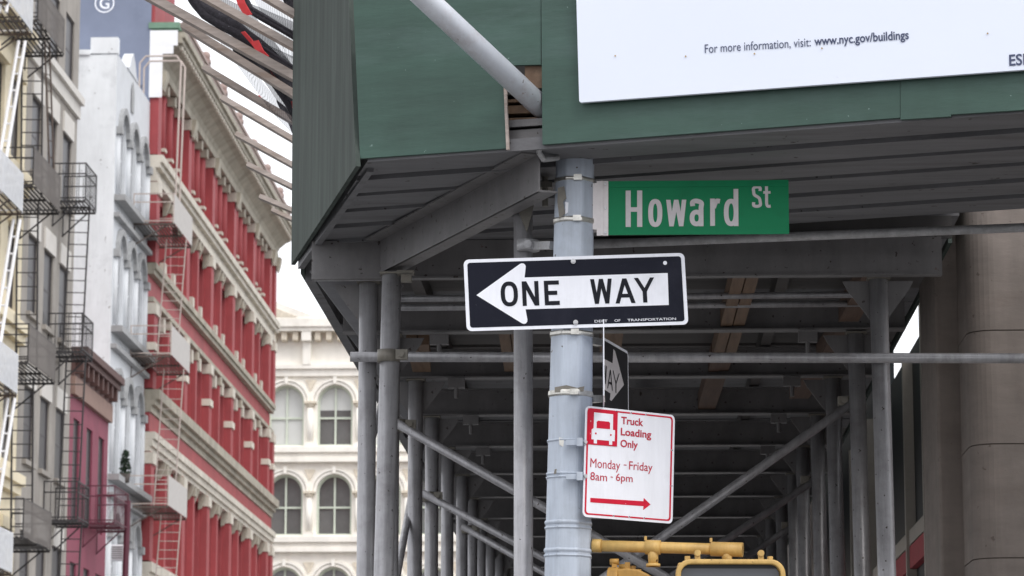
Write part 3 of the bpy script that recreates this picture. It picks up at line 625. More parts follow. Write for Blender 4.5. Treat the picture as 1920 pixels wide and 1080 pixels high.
# ================================================================ TRUCK LOADING SIGN
az3 = math.radians(52-2.2); d3 = V((math.sin(az3), math.cos(az3), 0)); n3 = V((d3.y, -d3.x, 0)); n3 = n3 if n3.y < 0 else -n3
o3 = aY(1095, 865, PY-.14)
tk = thing('loading_sign', 'white sign with red truck symbol reading Truck Loading Only and a right arrow', 'sign', tuple(o3))
a3 = lambda x, y: aP(x, y, o3, n3)
pl = Plane(a3(1098.7, 760.5), a3(1265.6, 778.5), a3(1092.7, 968.8)); pl.n = n3
g = G(); pl.plate(g, pl.rrect(0, 0, 1, 1, .022, 0, 5), .003); g.obj('plate', 'white', tk)
def tu(x, y):
    dx, dy = x-410, y-85; det = 693*865+75*25; return (dx*865+25*dy)/det, (693*dy-75*dx)/det
g = G(); o_ = pl.rrect(.016, .018, .976, .978, .016, .0012, 4); i_ = pl.rrect(.034, .032, .958, .964, .012, .0012, 4); k = len(o_)
for j in range(k): g.quad(o_[j], i_[j], i_[(j+1) % k], o_[(j+1) % k])
sq = [(425, 106), (652, 130), (645, 408), (426, 388)]
pl.sheet(g, [tu(*p) for p in sq], .0024)
pl.sheet(g, [tu(*p) for p in [(442, 805), (850, 841), (853, 816), (905, 868), (848, 910), (850, 880), (442, 840)]], .0012)
g.obj('marking', 'red', tk)
g = G()
pl.sheet(g, [tu(*p) for p in [(469, 138), (614, 154), (612, 276), (628, 280), (625, 366), (606, 364), (606, 395), (583, 393), (583, 362), (489, 353), (489, 383), (466, 381), (466, 351), (448, 349), (450, 272), (465, 262)]], .0036)
g.obj('truck_symbol', 'white', tk)
g = G(); pl.sheet(g, [tu(*p) for p in [(487, 215), (497, 204), (578, 212), (589, 222), (588, 271), (486, 262)]], .0048)
for p in ((480, 304), (595, 317)): u, v = tu(*p); pl.disc(g, u, v, .0042, .0048)
g.obj('marking', 'red', tk)
for t, x0, y0, x1, y1, b in (('Truck', 680, 170, 850, 249, .024), ('Loading', 676, 259, 912, 363, .024), ('Only', 673, 352, 806, 443, .024), ('Monday', 443, 496, 668, 614, 0), ('-', 697, 549, 719, 558, 0), ('Friday', 740, 523, 920, 630, .004), ('8am', 442, 603, 568, 680, .004), ('-', 596, 642, 613, 651, 0), ('6pm', 638, 617, 765, 709, .004)):
    u0, v0 = tu(x0, y0); u1, v1 = tu(x1, y1); g = G(); write(g, pl, t, u0, v0, u1, v1, .0014, b); g.obj('lettering', 'textred', tk)
g = G(); gw = G()
for p in ((640, 130), (755, 141), (872, 153), (1078, 440), (1072, 725), (618, 948), (737, 960), (853, 971)):
    u, v = tu(*p); pl.disc(gw, u, v, .0048, .0018, 8); pl.disc(g, u, v, .0027, .003, 8)
gw.obj('hole_rim', 'white', tk); g.obj('bolt_hole', 'black', tk)
for y in (829, 893):
    q = a3(1096, y); b = G(); b.bar(q+V((-.075, .02, 0)), q+V((.008, .012, 0)), .02, .022); b.bar(q+V((-.032, .006, 0)), q+V((-.008, .006, 0)), .04, .034); b.obj('bracket', 'pole', tk)
    b = G(); b.tube(q+n3*.001, q+n3*.01, .0075, 10); b.obj('bolt', 'bolt', tk)

# ================================================================ CATCH PLATFORM BOARDS AND NET
plat = thing('catch_platform', 'row of weathered timber boards raised outward above the left side of the shed', 'catch platform', tuple(aY(520, 300, 17)))
tips = [(330, -106, .6, 15.06, 1.1), (290, -58, .56, 15.12, 1.15), (262, -16, .555, 15.2, 1.35), (343, 48, .62, 15.4, 1.15), (382, 127, .60, 16.17, 1), (416, 184, .585, 16.9, .95), (443, 252, .55, 17.7, .9), (464, 309, .50, 18.6, .9), (487, 369, .42, 19.5, .9), (510, 394, .46, 20.3, .8)]
for x, y, sl, Y, k in tips:
    a = aY(x, y, Y); b = aY(640, y+sl*(640-x), Y+.02); g = G(); g.bar(a, b, .085, .031*k); g.obj('board', 'board', plat)
net = thing('debris_net', 'torn black debris netting with red tape drooping between the raised boards', 'net', tuple(aY(500, 100, 15.7)))
def sheet_px(c00, c10, c11, c01, Y, amp, name, m, nu=26, nv=14):
    g = G(); vs = []; fs = []
    for j in range(nv+1):
        for i in range(nu+1):
            u, v = i/nu, j/nv
            x = (c00[0]*(1-u)+c10[0]*u)*(1-v)+(c01[0]*(1-u)+c11[0]*u)*v; y = (c00[1]*(1-u)+c10[1]*u)*(1-v)+(c01[1]*(1-u)+c11[1]*u)*v
            y += 7*math.sin(u*PI)*v; vs.append(aY(x, y, Y+amp*math.sin(u*9+v*5)+.03*math.sin(v*14)))
    for j in range(nv):
        for i in range(nu): a = j*(nu+1)+i; fs.append((a, a+1, a+nu+2, a+nu+1))
    g.add(vs, fs, True); return g.obj(name, m, net)
sheet_px((452, -40), (600, -60), (600, 120), (540, 105), 15.75, .06, 'netting', 'net')
sheet_px((428, 26), (520, 60), (600, 250), (500, 130), 15.85, .06, 'netting', 'net')
sheet_px((412, 78), (450, 100), (610, 300), (505, 205), 16.05, .05, 'netting', 'net')
sheet_px((350, -40), (470, 20), (600, 190), (560, 215), 15.8, .05, 'netting', 'netdense')
sheet_px((455, 0), (500, 38), (600, 95), (600, 62), 15.7, .04, 'netting', 'netdense')
sheet_px((470, 70), (505, 96), (600, 160), (600, 128), 15.74, .04, 'netting', 'netdense')
sheet_px((455, 95), (500, 130), (590, 235), (570, 262), 16.0, .04, 'netting', 'netdense')
def fold_px(pts, Y, r):
    g = G(); n = 10; P = []
    for i in range(len(pts)-1):
        for j in range(6):
            t = j/6; P.append((pts[i][0]*(1-t)+pts[i+1][0]*t, pts[i][1]*(1-t)+pts[i+1][1]*t))
    P.append(pts[-1]); ring = []
    for k, (x, y) in enumerate(P):
        e = min(1, k/5+.25, (len(P)-1-k)/5+.25); c = aY(x, y, Y+.015*math.sin(k*.4)); 
        for i in range(n):
            t = 2*PI*i/n; rr = r*e*(1+.07*math.sin(k*.55+i*1.3)); ring.append(c+V((math.cos(t)*rr*.75+math.sin(t)*rr*.3, math.sin(t*2)*.02, math.sin(t)*rr)))
    fs = [(k*n+i, k*n+(i+1) % n, (k+1)*n+(i+1) % n, (k+1)*n+i) for k in range(len(P)-1) for i in range(n)]
    g.add(ring, fs, True); return g
fold_px([(340, -30), (385, 20), (440, 52), (480, 84), (520, 122), (560, 182), (600, 230)], 15.72, .042).obj('fold', 'netblack', net)
fold_px([(440, -40), (470, 18), (510, 42), (560, 72), (600, 90)], 15.6, .02).obj('fold', 'netblack', net)
fold_px([(470, 78), (505, 100), (545, 126), (600, 160)], 15.68, .018).obj('fold', 'netblack', net)
fold_px([(438, 92), (470, 108), (515, 150), (545, 196), (575, 250)], 15.95, .03).obj('fold', 'netblack', net)
fold_px([(520, 190), (540, 215), (560, 262), (585, 290)], 16.5, .02).obj('fold', 'netblack', net)
fold_px([(520, -40), (560, 14), (600, 30)], 15.5, .05).obj('fold', 'netblack', net)
def ribbon(pts, Y, w):
    g = G()
    for i in range(len(pts)-1):
        a, b = pts[i], pts[i+1]; g.add([aY(a[0]-w, a[1], Y), aY(a[0]+w, a[1]-w*.4, Y-.02), aY(b[0]+w, b[1]-w*.4, Y-.02), aY(b[0]-w, b[1], Y)], [(0, 1, 2, 3)])
    o = g.obj('tape', 'tape', net); md = o.modifiers.new('thick', 'SOLIDIFY'); md.thickness = .004; return o
ribbon([(444, -20), (453, 8), (466, 30)], 15.42, 7); ribbon([(456, 60), (470, 76), (490, 100)], 15.66, 3.5); ribbon([(478, 78), (488, 98), (498, 108)], 15.6, 7); ribbon([(511, 126), (521, 148), (529, 161)], 15.85, 7); ribbon([(414, 88), (432, 100), (448, 112)], 16.0, 4.5); ribbon([(552, 190), (557, 212), (560, 230)], 15.8, 6); ribbon([(482, 180), (494, 192), (508, 200)], 16.9, 4)

# ================================================================ RIGHT BUILDING
rb = thing('stone_building', 'brownish stone building with a pilaster and a rounded pier at the right edge', 'building', (2.4, 16, 0))
xa = 1.575; xb = aY(1818, 700, 15.5).x
g = G(); g.box(xa, xb+.5, 15.5, 16.3, 0, 7.5); g.obj('pilaster', 'stone', rb, bevel=.015)
x0_ = aY(1817, 700, 15.05).x; rc = .13
def pier_poly(z, ins=0):
    P = [(x0_+ins, 15.6), (x0_+ins, 15.0+rc)]+[(x0_+rc-(rc-ins)*math.cos(PI/2*i/8), 15.0+rc-(rc-ins)*math.sin(PI/2*i/8)) for i in range(1, 9)]+[(4.2, 15.0+ins), (4.2, 15.6)]
    return [V((x, y, z)) for x, y in P]
jz = [aY(1870, y, 15.0).z for y in (1045, 831, 618)]+[7.5]
z0 = 0.0
for k, z in enumerate(jz):
    g = G(); g.prism(pier_poly(z0), (0, 0, z-.006-z0)); g.obj('pier_block', 'stone', rb)
    g = G(); g.prism(pier_poly(z-.006, .01), (0, 0, .006)); g.obj('mortar_joint', 'joint', rb); z0 = z
g = G(); g.box(xb+.3, 8, 15.6, 16.4, 0, 7.5); g.obj('wall', 'stone', rb)
# glazed shopfront further along
SXp = 1.95
shop = thing('shopfront', 'dark glazed shopfront with pale metal mullions and red strips beside the stone building', 'shopfront', (SXp, 22, 0))
g = G(); g.box(SXp, SXp+.06, 16.5, 22.9, 0, 4.88); g.box(SXp+.003, SXp+.06, 22.9, 40, 0, 6.4); g.obj('glazing', 'darkglass', shop)
for y in (17.2, 18.1, 19.5, 20.8, 23.0, 24, 26, 28, 31):
    g = G(); g.box(SXp-.07, SXp-.002, y-.035, y+.035, 0, 4.82+(.8 if y == 19.5 else 0)); g.obj('mullion', 'aluminium', shop)
for z, m, h in ((3.52, 'aluminium', .1), (3.36, 'awning', .15), (2.95, 'awning', .05)):
    g = G(); g.box(SXp-.05, SXp-.003, 16.5, 40, z, z+h); g.obj('fascia_strip', m, shop)
g = G(); g.box(SXp-.04, SXp-.003, 16.6, 17.9, 1.6, 2.75); g.obj('poster', 'poster', shop)
g = G(); g.prism([(SXp-.05, 17.1, 3.45), (SXp-.05, 18.0, 3.45), (SXp-.05, 18.0, 3.0), (SXp-.05, 17.1, 3.2)], (.03, 0, 0)); g.prism([(SXp-.05, 18.2, 3.3), (SXp-.05, 19.4, 3.3), (SXp-.05, 19.4, 3.15), (SXp-.05, 18.2, 3.15)], (.03, 0, 0)); g.obj('awning', 'awning', shop)

# ================================================================ FACADES ALONG THE LEFT SIDE OF THE STREET
FX = -17.0
def holed_wall(g, o, u, v, n, W, Hh, holes, dep=.3):
    """wall face with real openings: holes = (u0, u1, v0, v1, rise) rise>0 makes an arched head"""
    o, u, v, n = V(o), V(u), V(v), V(n)
    us = sorted({0., W, *[h[0] for h in holes], *[h[1] for h in holes]}); vs = sorted({0., Hh, *[h[2] for h in holes], *[h[3] for h in holes]})
    P = lambda a, b, d=0: o+u*a+v*b-n*d
    flip = u.cross(v).dot(n) < 0
    def q(*p): g.add(p[::-1] if flip else p, [tuple(range(len(p)))])
    for i in range(len(us)-1):
        for j in range(len(vs)-1):
            a, b, c, d = us[i], us[i+1], vs[j], vs[j+1]; m, k = (a+b)/2, (c+d)/2
            if any(h[0] < m < h[1] and h[2] < k < h[3] for h in holes): continue
            q(P(a, c), P(b, c), P(b, d), P(a, d))
    for h in holes:
        a, b, c, d = h[:4]; r = h[4] if len(h) > 4 else 0
        q(P(a, c), P(a, c, dep), P(a, d-r, dep), P(a, d-r)); q(P(b, c, dep), P(b, c), P(b, d-r), P(b, d-r, dep)); q(P(a, c), P(b, c), P(b, c, dep), P(a, c, dep))
        if r:
            k = 14; arc = [(a+(b-a)*(.5-.5*math.cos(PI*i/k)), d-r+r*math.sin(PI*i/k)) for i in range(k+1)]
            for i in range(k):
                x0, x1 = arc[i], arc[i+1]; q(P(*x0), P(*x1), P(x1[0], d), P(x0[0], d)) ; q(P(*x0), P(*x0, dep), P(*x1, dep), P(*x1))
        else: q(P(a, d, dep), P(b, d, dep), P(b, d), P(a, d))
    return g
EYv, EZv, EXv = (0, 1, 0), (0, 0, 1), (1, 0, 0)
def street_facade(root, m, y0, y1, z1, holes, dep=.28, name='wall'):
    g = G(); holed_wall(g, (FX, y0, 0), EYv, EZv, EXv, y1-y0, z1, [(h[0]-y0, h[1]-y0, *h[2:]) for h in holes], dep)
    g.box(FX-7, FX-dep-.2, y0+.01, y1-.01, 0, z1-.02)
    g.quad((FX, y0, 0), (FX-.6, y0, 0), (FX-.6, y0, z1), (FX, y0, z1)); g.quad((FX, y1, 0), (FX, y1, z1), (FX-.6, y1, z1), (FX-.6, y1, 0)); g.quad((FX, y0, z1), (FX-.6, y0, z1), (FX-.6, y1, z1), (FX, y1, z1))
    return g.obj(name, m, root)
def windows(root, holes, frame_m, pane_m, dep=.28, name='window'):
    """each window: frame part with a pane sub-part (pane_m may be a list to choose from)"""
    made = {}
    for i, h in enumerate(holes):
        y0, y1, z0, z1 = h[:4]; key = (round(y1-y0, 3), round(z1-z0, 3))
        pm = pane_m[i % len(pane_m)] if isinstance(pane_m, (list, tuple)) else pane_m
        k2 = key+(pm,)
        if k2 in made:
            o, (yy, zz_) = made[k2]; dup(o, (0, y0-yy, z0-zz_)); continue
        g = G(); x = FX-dep; t = .05
        g.box(x-.08, x-.01, y0, y0+t, z0, z1); g.box(x-.08, x-.01, y1-t, y1, z0, z1); g.box(x-.08, x-.012, y0+t, y1-t, z1-t, z1); g.box(x-.08, x-.012, y0+t, y1-t, z0, z0+t)
        g.box(x-.07, x-.02, y0+t, y1-t, (z0+z1)/2-.03, (z0+z1)/2+.03)
        o = g.obj(name, frame_m, root)
        p = G(); p.box(x-.06, x-.028, y0+.01, y1-.01, z0+.01, z1-.01); p.obj('pane', pm, o); made[k2] = (o, (y0, z0))

# ---- cream building (nearest, mostly out of frame)
cb = thing('cream_building', 'cream stone building at the left edge behind the white fire escape', 'building', (FX, 78, 0))
ch = [(y, y+1.3, z, z+2.3) for y in (74.2, 76.6, 79, 81.3) for z in (28.4, 24.2, 20.0, 15.8, 11.6, 7.4)]
street_facade(cb, 'cream', 73, 83.25, 30.8, ch, .1); windows(cb, ch, 'darksash', ['darkpane'], .1)
for z in (23.6, 19.4, 15.2, 11.0):
    g = G(); g.box(FX+.002, FX+.3, 73, 83.2, z, z+.28); g.box(FX+.002, FX+.18, 73, 83.2, z-.25, z-.002); g.obj('string_course', 'cream', cb)
for h in ch:
    g = G(); g.box(FX+.001, FX+.12, h[0]-.15, h[1]+.15, h[3]+.02, h[3]+.34); g.obj('lintel', 'cream', cb)
# ---- grey building
gb = thing('grey_building', 'tall beige grey stucco building with pale lintels and black fire escapes', 'building', (FX, 87, 0))
gh = []
for y in (84.1, 86.45, 88.85):
    for z0, z1 in ((28.4, 30.2), (24.1, 26.15), (20.2, 22.4), (16.1, 18.35), (11.9, 14.0), (7.7, 9.9)): gh.append((y, y+1.4, z0, z1))
street_facade(gb, 'beige', 83.3, 91.1, 30.6, gh, .05); windows(gb, gh, 'darksash', 'darkpane', .05)
for y in (84.1, 86.45, 88.85):
    for z in (22.4, 18.35, 14.0, 9.9):
        g = G(); g.box(FX+.001, FX+.06, y-.12, y+1.52, z+.003, z+.62); g.obj('lintel', 'lintel', gb)
g = G(); g.box(FX+.001, FX+.22, 83.3, 91.1, 23.72, 23.95); g.box(FX+.001, FX+.1, 83.3, 91.1, 23.3, 23.715); g.obj('sill_band', 'lintel', gb)
for y in (84.1, 86.45, 88.85):
    for z in (24.1, 20.2, 16.1, 11.9):
        g = G(); g.box(FX+.001, FX+.12, y-.08, y+1.48, z-.14, z-.002); g.obj('sill', 'darksash' if z > 24 else 'beige', gb)
# ---- maroon building
mb = thing('maroon_building', 'low maroon painted building with a dark brown cornice', 'building', (FX, 94.5, 0))
mh = [(y, y+1.05, z, z+3.1) for y in (91.75, 94.05, 96.2) for z in (11.0, 6.6)]
street_facade(mb, 'maroon', 91.15, 97.95, 15.3, mh, .06); windows(mb, mh, 'darksash', 'darkpane', .06)
g = G(); g.box(FX+.001, FX+.14, 91.15, 97.95, 14.75, 15.3); g.obj('frieze', 'maroonfrieze', mb)
g = G(); g.box(FX-.3, FX+.5, 91.15, 98.0, 15.98, 16.2); g.box(FX-.3, FX+.38, 91.15, 97.98, 15.8, 15.979); g.box(FX-.3, FX+.1, 91.15, 97.98, 15.301, 15.799)
g.obj('cornice', 'maroontrim', mb)
for k in range(8):
    g = G(); y = 91.3+k*.88; g.box(FX+.101, FX+.34, y, y+.22, 15.4, 15.798); g.obj('cornice_bracket', 'maroontrim', mb)
# ---- white building with arched windows
wb = thing('white_building', 'whitewashed building with stained side wall and round arched windows', 'building', (FX, 101.5, 0))
WY = (98.75, 100.85, 102.95); wh = []
for z0, z1 in ((22.5, 25.35), (18.1, 21.2), (13.2, 16.5), (8.6, 11.9)):
    for y in WY: wh.append((y, y+1.25, z0, z1, .62))
street_facade(wb, 'whitefront', 98.0, 105.0, 27.2, wh, .1); windows(wb, wh, 'whitefront', ['greygl', 'glass', 'greygl'], .1)
g = G(); g.box(FX-14, FX-.001, 97.97, 97.999, 0, 27.15); g.obj('side_wall', 'partywall', wb)
g = G(); g.box(FX-13.9, FX-.9, 97.9, 98.3, 27.151, 27.32); g.box(FX-.9, FX+.02, 97.95, 98.3, 27.2, 27.75); g.obj('coping', 'partywall', wb)
for (z0, z1) in ((22.5, 25.35), (18.1, 21.2), (13.2, 16.5), (8.6, 11.9)):
    for y in WY:
        g = G(); c = y+.625; zc = z1-.62
        for i in range(10):
            a0, a1 = PI*i/10, PI*(i+1)/10
            g.prism([(FX+.001, c-.68*math.cos(a0), zc+.68*math.sin(a0)), (FX+.001, c-.88*math.cos(a0), zc+.9*math.sin(a0)), (FX+.001, c-.88*math.cos(a1), zc+.9*math.sin(a1)), (FX+.001, c-.68*math.cos(a1), zc+.68*math.sin(a1))], (.14, 0, 0))
        g.obj('hood_mould', 'trimgrey', wb)
    for y in (WY[0]-.42, WY[1]-.42, WY[2]-.42, WY[2]+1.65):
        g = G(); g.tube((FX+.03, y, z0), (FX+.03, y, z1-.85), .1, 10); o = g.obj('column', 'whitefront', wb)
        g = G(); g.box(FX+.001, FX+.2, y-.18, y+.18, z1-.849, z1-.6); g.obj('capital', 'trimgrey', o)
    g = G(); g.box(FX+.001, FX+.38, 98.0, 105.0, z0-.3, z0-.1); g.box(FX+.001, FX+.2, 98.0, 105, z0-.85, z0-.7); g.obj('sill_cornice', 'trimgrey', wb)
g = G(); c = 101.1
g.prism([(FX-.3, 99.9, 27.21), (FX-.3, 100.4, 27.35), (FX-.3, 100.7, 27.75), (FX-.3, 101.1, 28.0), (FX-.3, 101.5, 27.75), (FX-.3, 101.8, 27.35), (FX-.3, 102.3, 27.21)], (.33, 0, 0)); g.obj('gable', 'whitefront', wb)
g = G(); g.prism([(FX+.031, c-.25, 25.9), (FX+.031, c+.25, 25.9), (FX+.031, c+.25, 26.7), (FX+.031, c, 27.0), (FX+.031, c-.25, 26.7)], (.015, 0, 0)); g.obj('niche', 'trimgrey', wb)
# ---- red building
rd = thing('red_building', 'long red cast iron building with heavy stone coloured cornices', 'building', (FX, 124, 0))
RY0, RY1 = 105.05, 141.7
PIERS = [105.45, 113.0, 119.7, 126.4, 133.1, 139.4, 141.3]
rows = [(25.35, 28.4), (21.45, 24.35), (16.95, 20.0), (10.9, 14.7), (6.6, 10.2)]
rh = []; cols = []
for b in range(len(PIERS)-1):
    w_ = PIERS[b+1]-PIERS[b]-.7; n_ = 2 if w_ > 3 else 1; st_ = w_/n_
    for k in range(n_):
        y = PIERS[b]+.35+k*st_
        if k: cols.append(y)
        for z0, z1 in rows[1:]: rh.append((round(y+.27, 3), round(y+st_-.27, 3), z0+.3, z1-.3))
cols4 = []
for b in range(len(PIERS)-1):
    w_ = PIERS[b+1]-PIERS[b]-.7; n_ = 4 if w_ > 3 else 1
    for k in range(n_):
        y = PIERS[b]+.35+k*w_/n_
        if k: cols4.append(y)
        rh.append((round(y+.25, 3), round(y+w_/n_-.25, 3), rows[0][0]+.3, rows[0][1]-.3))
street_facade(rd, 'redwall', RY0, RY1, 29.8, rh, .42)
windows(rd, rh, 'redshade', ['glass'], .42)
g = G(); g.box(FX-14, FX-.02, RY0-.05, RY0-.001, 0, 38); g.obj('side_wall', 'bluewall', rd)
g = G(); gc = aY(196, 6, RY0-.06); pg = Plane(gc+V((-.36, 0, .36)), gc+V((.36, 0, .36)), gc+V((-.36, 0, -.36))); pg.n = V((0, -1, 0)); write(g, pg, 'G', .25, .2, .75, .8, .004, .02)
k = 20
for i in range(k):
    a0, a1 = 2*PI*i/k, 2*PI*(i+1)/k; g.quad(*[pg.p(.5+r*math.cos(a), .5+r*math.sin(a), .004) for a, r in ((a0, .5), (a0, .43), (a1, .43), (a1, .5))])
g.obj('graffiti', 'white', rd)
for ri, (z0, z1) in enumerate(rows):
    hgt = z1-z0; op = oc = None
    for y in PIERS:
        if op is None:
            g = G(); g.box(FX+.001, FX+.3, y-.38, y+.38, z0, z1); op = g.obj('pier', 'redwall', rd); oy = y
            g = G(); g.box(FX+.002, FX+.37, y-.42, y+.42, z1-.42, z1-.02); g.obj('capital', 'cornicelight', op)
            if ri == 2: g = G(); g.box(FX+.002, FX+.36, y-.42, y+.42, z0+1.35, z0+1.62); g.obj('block', 'cornicelight', op)
        else: dup(op, (0, y-oy, 0))
    for y2 in (cols if ri else cols4):
        if oc is None:
            g = G(); (g.box(FX+.001, FX+.2, y2-.2, y2+.2, z0, z1) if ri else g.tube((FX+.03, y2, z0), (FX+.03, y2, z1), .15, 12)); oc = g.obj('column', 'redwall', rd); oy2 = y2
            g = G(); g.box(FX+.002, FX+.28, y2-.24, y2+.24, z1-.36, z1-.03); g.obj('capital', 'cornice', oc)
            if ri == 0: g = G(); g.box(FX+.002, FX+.22, y2-.2, y2+.2, z0+.6, z0+.72); g.obj('block', 'cornicelight', oc)
        else: dup(oc, (0, y2-oy2, 0))
def moulding(root, prof, m, y0=RY0, y1=RY1, name='cornice'):
    g = G()
    for d, za, zb in prof: g.box(FX+.003, FX+d, y0, y1, za, zb-.004)
    return g.obj(name, m, root)
# top cornice: architrave, coved soffit with dentils, crown, copper edge
moulding(rd, [(.36, 28.42, 28.72)], 'cornice', name='architrave')
g = G(); g.prism([(FX+.003, RY0, 28.724), (FX+.3, RY0, 28.724), (FX+.42, RY0, 28.95), (FX+.72, RY0, 29.2), (FX+.95, RY0, 29.3), (FX+.95, RY0, 29.42), (FX+.003, RY0, 29.42)], (0, RY1-RY0, 0)); g.obj('soffit', 'cornice', rd)
moulding(rd, [(1.1, 29.424, 29.62), (1.2, 29.62, 29.85)], 'cornice', RY0+.02)
g = G(); g.box(FX-.6, FX+1.16, RY0-.03, RY1, 29.86, 29.93); g.obj('roof_edge', 'copper', rd)
om = None
for k in range(64):
    y = RY0+.35+k*(RY1-RY0-.5)/64
    if om is None: g = G(); g.box(FX+.951, FX+1.06, y, y+.3, 29.26, 29.42); om = g.obj('dentil', 'cornicelight', rd); oy = y
    else: dup(om, (0, y-oy, 0))
om = None
for y in PIERS:
    if om is None:
        g = G(); g.prism([(FX+.375, y-.3, 28.41), (FX+.56, y-.3, 28.41), (FX+.52, y-.3, 28.1), (FX+.42, y-.3, 27.75), (FX+.375, y-.3, 27.75)], (0, .6, 0)); om = g.obj('console', 'cornice', rd); oy = y
    else: dup(om, (0, y-oy, 0))
g = G(); g.box(FX-.05, FX+.95, RY0-.08, RY0-.051, 29.3, 29.86); g.box(FX-.05, FX+.8, RY0-.078, RY0-.051, 29.0, 29.299); g.box(FX-.05, FX+.42, RY0-.078, RY0-.051, 27.4, 28.999); g.obj('cornice_end', 'corniceskylit', rd)
g = G(); g.box(FX-.1, FX+1.0, RY0-.12, RY0+.5, 29.935, 30.15); g.obj('roof_edge', 'copper', rd)
# parapet with finials above the crown
g = G(); g.box(FX+.7, FX+.9, RY0+2, RY1-.2, 29.935, 30.55); g.box(FX+.66, FX+.96, RY0+2, RY1-.2, 30.551, 30.7); g.obj('parapet', 'pinkish', rd)
om = None
for b in range(8):
    y = RY0+3+b*5.0
    if y > RY1: break
    if om is None: g = G(); g.box(FX+.62, FX+1.0, y-.2, y+.2, 30.701, 30.85); g.ball((FX+.82, y, 31.0), .18); om = g.obj('finial', 'pinkish', rd); oy = y
    else: dup(om, (0, y-oy, 0))
g = G(); g.box(FX-10, FX+.1, RY0+.02, RY0+4.6, 30.16, 33.5); g.obj('attic', 'redwall', rd)
# middle cornice
moulding(rd, [(.3, 24.37, 24.6), (.24, 24.6, 24.86), (.4, 24.86, 25.05), (.5, 25.05, 25.32)], 'cornicelight')
# floor bands
moulding(rd, [(.26, 21.02, 21.2), (.34, 21.2, 21.42)], 'cornice'); moulding(rd, [(.27, 20.02, 20.2)], 'cornice', name='string_course'); moulding(rd, [(.06, 20.2, 21.01)], 'redwall', name='spandrel')
# lower pair of cornices with red band between
moulding(rd, [(.26, 16.1, 16.35), (.4, 16.35, 16.55), (.55, 16.55, 16.9)], 'cornice'); moulding(rd, [(.2, 15.42, 16.09)], 'redwall', name='spandrel'); moulding(rd, [(.25, 14.72, 14.9), (.34, 14.9, 15.15), (.42, 15.15, 15.4)], 'cornicelight')
moulding(rd, [(.3, 10.25, 10.5), (.4, 10.5, 10.85)], 'cornicelight')
# scrolled brackets under the cornices
for z, m, q0 in ((24.36, 'cornice', 1.0), (14.71, 'cornice', 1.0), (28.41, 'cornicelight', .8)):
    om = None
    for y in sorted((cols4 if z > 28 else cols)+([] if z > 28 else PIERS[1:-1])):
        for d_ in ((-.1,) if z > 28 else (-.85, -.1, .6)):
            if om is None: g = G(); g.prism([(FX+.003, y+d_, z), (FX+.3, y+d_, z), (FX+.26, y+d_, z-.2), (FX+.12, y+d_, z-.55*q0), (FX+.003, y+d_, z-.6*q0)], (0, .2, 0)); om = g.obj('bracket', m, rd); o0 = y+d_
            else: dup(om, (0, y+d_-o0, 0))
om = None
for y in cols:
    for z in (19.4, 21.45):
        for d_ in (-1.3, .9):
            if om is None: g = G(); g.box(FX+.003, FX+.2, y+d_, y+d_+.45, z, z+.5); om = g.obj('window_head', 'cornicelight', rd); o0 = (y+d_, z)
            else: dup(om, (0, y+d_-o0[0], z-o0[1]))

